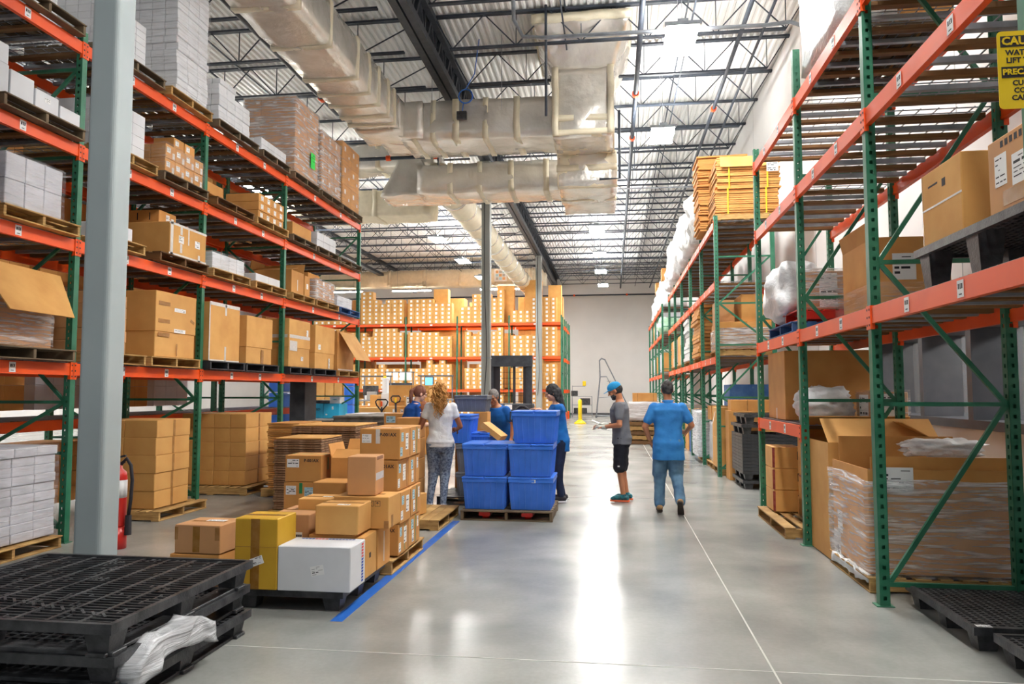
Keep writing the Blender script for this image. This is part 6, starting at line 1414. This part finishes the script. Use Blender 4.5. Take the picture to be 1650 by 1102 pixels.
# bollard, printer shelf
Bo = empty('bollard', 'yellow safety bollard with a round base by the back rack end', 'bollard', (-1.6, 37.1, 0))
lathe([(.3, 0), (.3, .05), (.2, .12), (.1, .2)], m_='yellow', nm='bollard_base', par=Bo); lathe([(.095, .1), (.095, 1.1), (.08, 1.19), (.0, 1.22)], m_='yellow', nm='bollard_post', par=Bo)
W_ = empty('wire_cart', 'wire utility cart holding a black printer against the back wall', 'cart', (-1.85, 45.8, 0))
for x in (-.6, .6):
    for y in (-.25, .25): obj('cart_post', boxmesh('cart_post', .03, .03, 1.95 if y > 0 and x < .4 else 1.3, 'galv', .002), W_, (x+(.0), y, 0))
for z in (.2, .75, 1.28): obj('cart_shelf', boxmesh('cart_shelf', 1.24, .54, .03, 'galv', .002), W_, (0, 0, z))
obj('cart_shelf', boxmesh('cart_shelf', .8, .3, .03, 'galv', .002), W_, (-.2, .1, 1.9))
for i, (x, z, a, b, mm_) in enumerate(((-.45, 1.32, .4, .32, 'black'), (.2, .78, .6, .4, 'black'), (-.1, .24, .8, .35, 'black'), (.25, 1.93, .2, .3, 'yellow'))):
    nm = ['desktop_printer', 'black_machine', 'black_machine', 'yellow_note'][i]
    tag(obj(nm, boxmesh(nm, a, .35, b, mm_, .02), None, (-1.85+x-.1*(i == 3), 45.75, z)), ['black desktop printer on the wire cart top', 'black machine on the middle shelf of the wire cart', 'wide black machine on the bottom shelf of the wire cart', 'yellow paper on the upper shelf of the wire cart'][i], ['printer', 'machine', 'machine', 'note'][i])
# stacked pallets with white load behind the man in the cap
for k in range(5):
    wood_pallet(.95, 23.6, .14*k, f"empty pallet in the stack behind the man in grey, {ORD[k]}", W=1.1, Dp=.95, mt='wood' if k % 2 else 'wood_dark')
stack(.5, 1.4, 23.15, 24.0, .72, 1.28, 3, 1, 2, 'kraft_pink', 'wrapped carton', 'on the pallet stack behind the men'); wrap(.5, 1.4, 23.15, 24.0, .72, 1.28, 'white film around cartons on the pallet stack behind the men', 'bagfilm')
carton(.62, 1.35, 23.3, 23.9, 1.3, 1.56, 'kraft', 'flat brown carton with yellow straps above the wrapped pallet load', [('-y', -.3, 0, .02, .25, 'tape'), ('-y', .35, 0, .02, .25, 'tape')])
# ---------------------------------------------------------------- packing area behind the left pallets
def simple_box(nm, x0, x1, y0, y1, z0, z1, mm_, label, cat): return tag(obj(nm, boxmesh(nm, x1-x0, y1-y0, z1-z0, mm_, .01), None, ((x0+x1)/2, (y0+y1)/2, z0)), label, cat)
carton(-5.76, -5.18, 18.8, 19.5, 1.35, 1.77, 'kraft_gold', 'long brown carton on the packing area crates', [('-y', .3, -.2, .12, .03, 'label')]); carton(-5.16, -4.7, 18.8, 19.4, 1.35, 1.77, 'kraft_gold', 'shorter brown carton right beside the long one in the packing area', [('-y', -.3, -.25, .12, .04, 'label')])
carton(-5.76, -4.68, 18.78, 19.5, 0, 1.345, 'kraft', 'wide brown carton block carrying the two pale brown cartons')
carton(-5.66, -4.75, 18.15, 18.7, 0, 1.24, 'kraft_gold', 'brown crate plastered with white stickers', [('-y', -.25, .38, .05, .16, 'label'), ('-y', -.02, .36, .07, .2, 'label'), ('-y', .1, .38, .08, .16, 'label'), ('-y', .3, .42, .1, .14, 'label')])
carton(-6.4, -5.68, 18.15, 18.8, 0, 1.2, 'kraft_gold', 'low wide brown carton left of the stickered crate')
for i, (x, y, zt, hw, lb) in enumerate(((-5.35, 16.9, 1.42, .15, 'heart-shaped handle'), (-5.16, 17.4, 1.5, .12, 'upright T-shaped handle'))):
    e = empty('pallet_jack', f"black pallet jack standing before the brown crates, {lb}", 'pallet jack', (x, y, 0))
    c = MB(); c.tube([(0, .1, .3), (0, 0, zt-.17)], .025, 8)
    c.tube([(0, 0, zt-(.27 if i == 0 else .17)), (-hw*.8, 0, zt-.13), (-hw, 0, zt-.05), (-hw*.7, 0, zt), (hw*.7, 0, zt), (hw, 0, zt-.05), (hw*.8, 0, zt-.13), (0, 0, zt-(.27 if i == 0 else .17))], .018, 6); c.build('jack_handle', 'ink', e, smooth=True)
    c = MB(); c.box(-.27, -.12, .15, 1.0, .05, .1); c.box(.12, .27, .15, 1.0, .05, .1); c.box(-.2, .2, .02, .25, .05, .4); stuff(c.build('jack_frame', 'orangep', e))
    c = MB(); c.box(-.02, .02, -.02, .0, zt-.16, zt-.04); c.build('release_lever', 'orangep' if i == 0 else 'yellow', e)
sheets(-5.02, -4.06, 13.0, 14.2, .74, 27, .016, 'long dark grey pile of thin sheets behind the flattened boxes', m_='greysheet', jit=.02, name='sheet_pile', part='grey_sheet')
pal_y(-4.7, 13.6, 'pallet base under the long grey sheet pile', W=1.6, Dp=1.1); carton(-5.5, -4.08, 13.1, 14.1, .13, .735, 'greybox', 'pale carton base under the grey sheets')
sheets(-5.5, -5.05, 13.0, 14.0, .74, 22, .016, 'short grey sheet pile left of the long one', m_='greysheet', jit=.02, name='sheet_pile', part='grey_sheet')
sheets(-4.8, -4.35, 14.3, 14.9, .95, 14, .016, 'small upper grey sheet pile with curled ends', m_='greysheet', jit=.03, name='sheet_pile', part='grey_sheet'); carton(-4.85, -4.3, 14.3, 14.95, .0, .95, 'whitebox', 'white carton under the small curled sheet pile')
carton(-5.6, -4.35, 15.2, 16.2, 0, 1.14, 'whitebox', 'white topped low carton behind the grey sheets')
carton(-3.85, -3.45, 12.3, 12.9, .74, 1.24, 'kraft', 'brown carton with pale blue label in front of the woman with the ponytail', [('-y', -.2, .3, .16, .11, 'bluelabel'), ('-y', 0, -.2, .15, .06, 'label')]); carton(-3.85, -3.45, 12.3, 12.9, 0, .735, 'kraft', 'brown carton below the blue-labelled one')
for i, x in enumerate((-6.95, -6.57)):
    e = carton(x, x+.37, 16.4, 16.95, 1.0, 1.33, 'cyan', f"bright cyan carton seen under the rack, {('lettered one','stickered one')[i]}", [('-y', .1, .2, .04, .07, 'label'), ('-y', -.3, -.25, .04, .03, 'label')] if i else [('-y', .05, .1, .1, .075, 'text:SPEED')])
carton(-7.0, -6.15, 16.4, 17.1, 0, .995, 'whitebox', 'white load under the cyan cartons'); simple_box('black_tray', -6.82, -6.45, 16.45, 16.85, 1.335, 1.41, 'black', 'black tray on the cyan cartons', 'tray'); carton(-6.44, -6.2, 16.45, 16.75, 1.335, 1.49, 'whitebox', 'small white carton standing on the stickered cyan one', [('-y', 0, .1, .1, .03, 'bluelabel')])
for i in range(5): carton(-8.9+.27*i, -8.65+.27*i, 21.0, 21.6, 0, 2.2, 'kraft_gold', f"tall upright brown carton beyond the left rack, {POS[i]} along")
for i, (x, y) in enumerate(((-7.12, 19.7), (-7.45, 16.0), (-8.0, 17.4))):
    for k in range(8 if i == 0 else 5): tag(obj('blue_crate', boxmesh('blue_crate', .26 if i == 0 else .36, .36, .24 if i == 0 else .38, 'blue', .02), None, (x, y, (.25 if i == 0 else .4)*k)), f"blue crate, {ORD[k]} of the {('column right of the tall brown cartons','column beside the dark cabinet','farther column left')[i]}", 'crate')
simple_box('dark_cabinet', -6.58, -6.25, 14.6, 15.2, 0, 1.86, 'blacksteel', 'dark upright cabinet seen under the left rack', 'cabinet')
def desk(x, y, w_, label, z=1.0, top=1.9):
    e = empty('packing_desk', label, 'desk', (x, y, 0))
    obj('desk_top', boxmesh('desk_top', w_, .75, .05, 'galv', .005), e, (0, 0, z))
    for a in (-1, 1):
        for b in (-1, 1): obj('leg', boxmesh('leg', .05, .05, z, 'galv', .004), e, (a*(w_/2-.04), b*.33, 0))
        obj('shelf_post', boxmesh('shelf_post', .04, .04, top-z, 'galv', .004), e, (a*(w_/2-.04), .33, z+.05))
    obj('overhead_shelf', boxmesh('overhead_shelf', w_, .4, .04, 'darkframe', .005), e, (0, .2, top)); return e
desk(-7.95, 24.3, 1.0, 'packing desk with a printer, narrow one', 1.28, 2.1); desk(-7.65, 26.1, 1.0, 'packing desk with dark back panel and hanging papers', 1.4, 2.28); desk(-6.1, 25.2, 1.2, 'packing desk with lit monitors behind the two women', 1.3, 2.13)
simple_box('lower_shelf_case', -8.2, -7.75, 24.05, 24.6, 1.335, 1.47, 'white', 'white case lying on the printer desk', 'case')
simple_box('desktop_printer', -8.3, -7.9, 24.15, 24.6, 1.475, 1.8, 'black', 'black label printer on the white case', 'printer'); simple_box('flat_case', -8.1, -7.8, 23.95, 24.12, 1.335, 1.6, 'roomwall', 'pale grey case before the black printer', 'case')
simple_box('back_panel', -8.12, -7.2, 26.3, 26.35, 1.45, 1.92, 'darkframe', 'dark grey panel on the desk with hanging papers', 'panel')
for i, x in enumerate((-8.1, -7.85, -7.6, -7.35)): simple_box('hanging_paper', x, x+.19, 26.09, 26.1, 2.0, 2.29, 'paper', f"white paper hanging over the packing desk, {POS[i]} along", 'paper')
simple_box('paper_bin', -7.62, -7.47, 24.1, 24.4, 1.335, 2.05, 'whitebox', 'tall white paper bin with yellow top beside the printer', 'bin'); simple_box('yellow_note', -7.6, -7.5, 24.15, 24.2, 2.05, 2.12, 'yellow', 'yellow tag on the white paper bin', 'note')
for i, (x, z, w_, h) in enumerate(((-6.2, 1.8, .26, .26), (-6.1, 1.4, .18, .3))):
    e = empty('monitor', ('upper lit blue monitor', 'lower lit pale blue monitor')[i] + ' behind the women', 'monitor', (x, 24.85, z)); obj('monitor_case', boxmesh('monitor_case', w_+.05, .04, h+.05, 'ink', .005), e); obj('screen', boxmesh('screen', w_, .006, h, 'screen', .001), e, (0, -.023, .025)); obj('monitor_arm', boxmesh('monitor_arm', .05, .05, .25, 'ink', .004), e, (0, .04, -.22))
carton(-7.6, -7.36, 22.8, 23.2, 0, 1.5, 'kraft_gold', 'tall narrow brown carton before the printer desk'); carton(-7.3, -7.0, 23, 23.4, 0, 1.55, 'whitebox', 'white carton beside the tall narrow brown one'); carton(-8.2, -7.75, 22.9, 23.3, 0, 1.15, 'kraft', 'brown carton left of the tall narrow one')
carton(-5.05, -4.75, 17.8, 18.1, 0, 1.5, 'kraft_gold', 'brown carton with printed sheet by the ponytail', [('-y', 0, .4, .22, .25, 'label')])
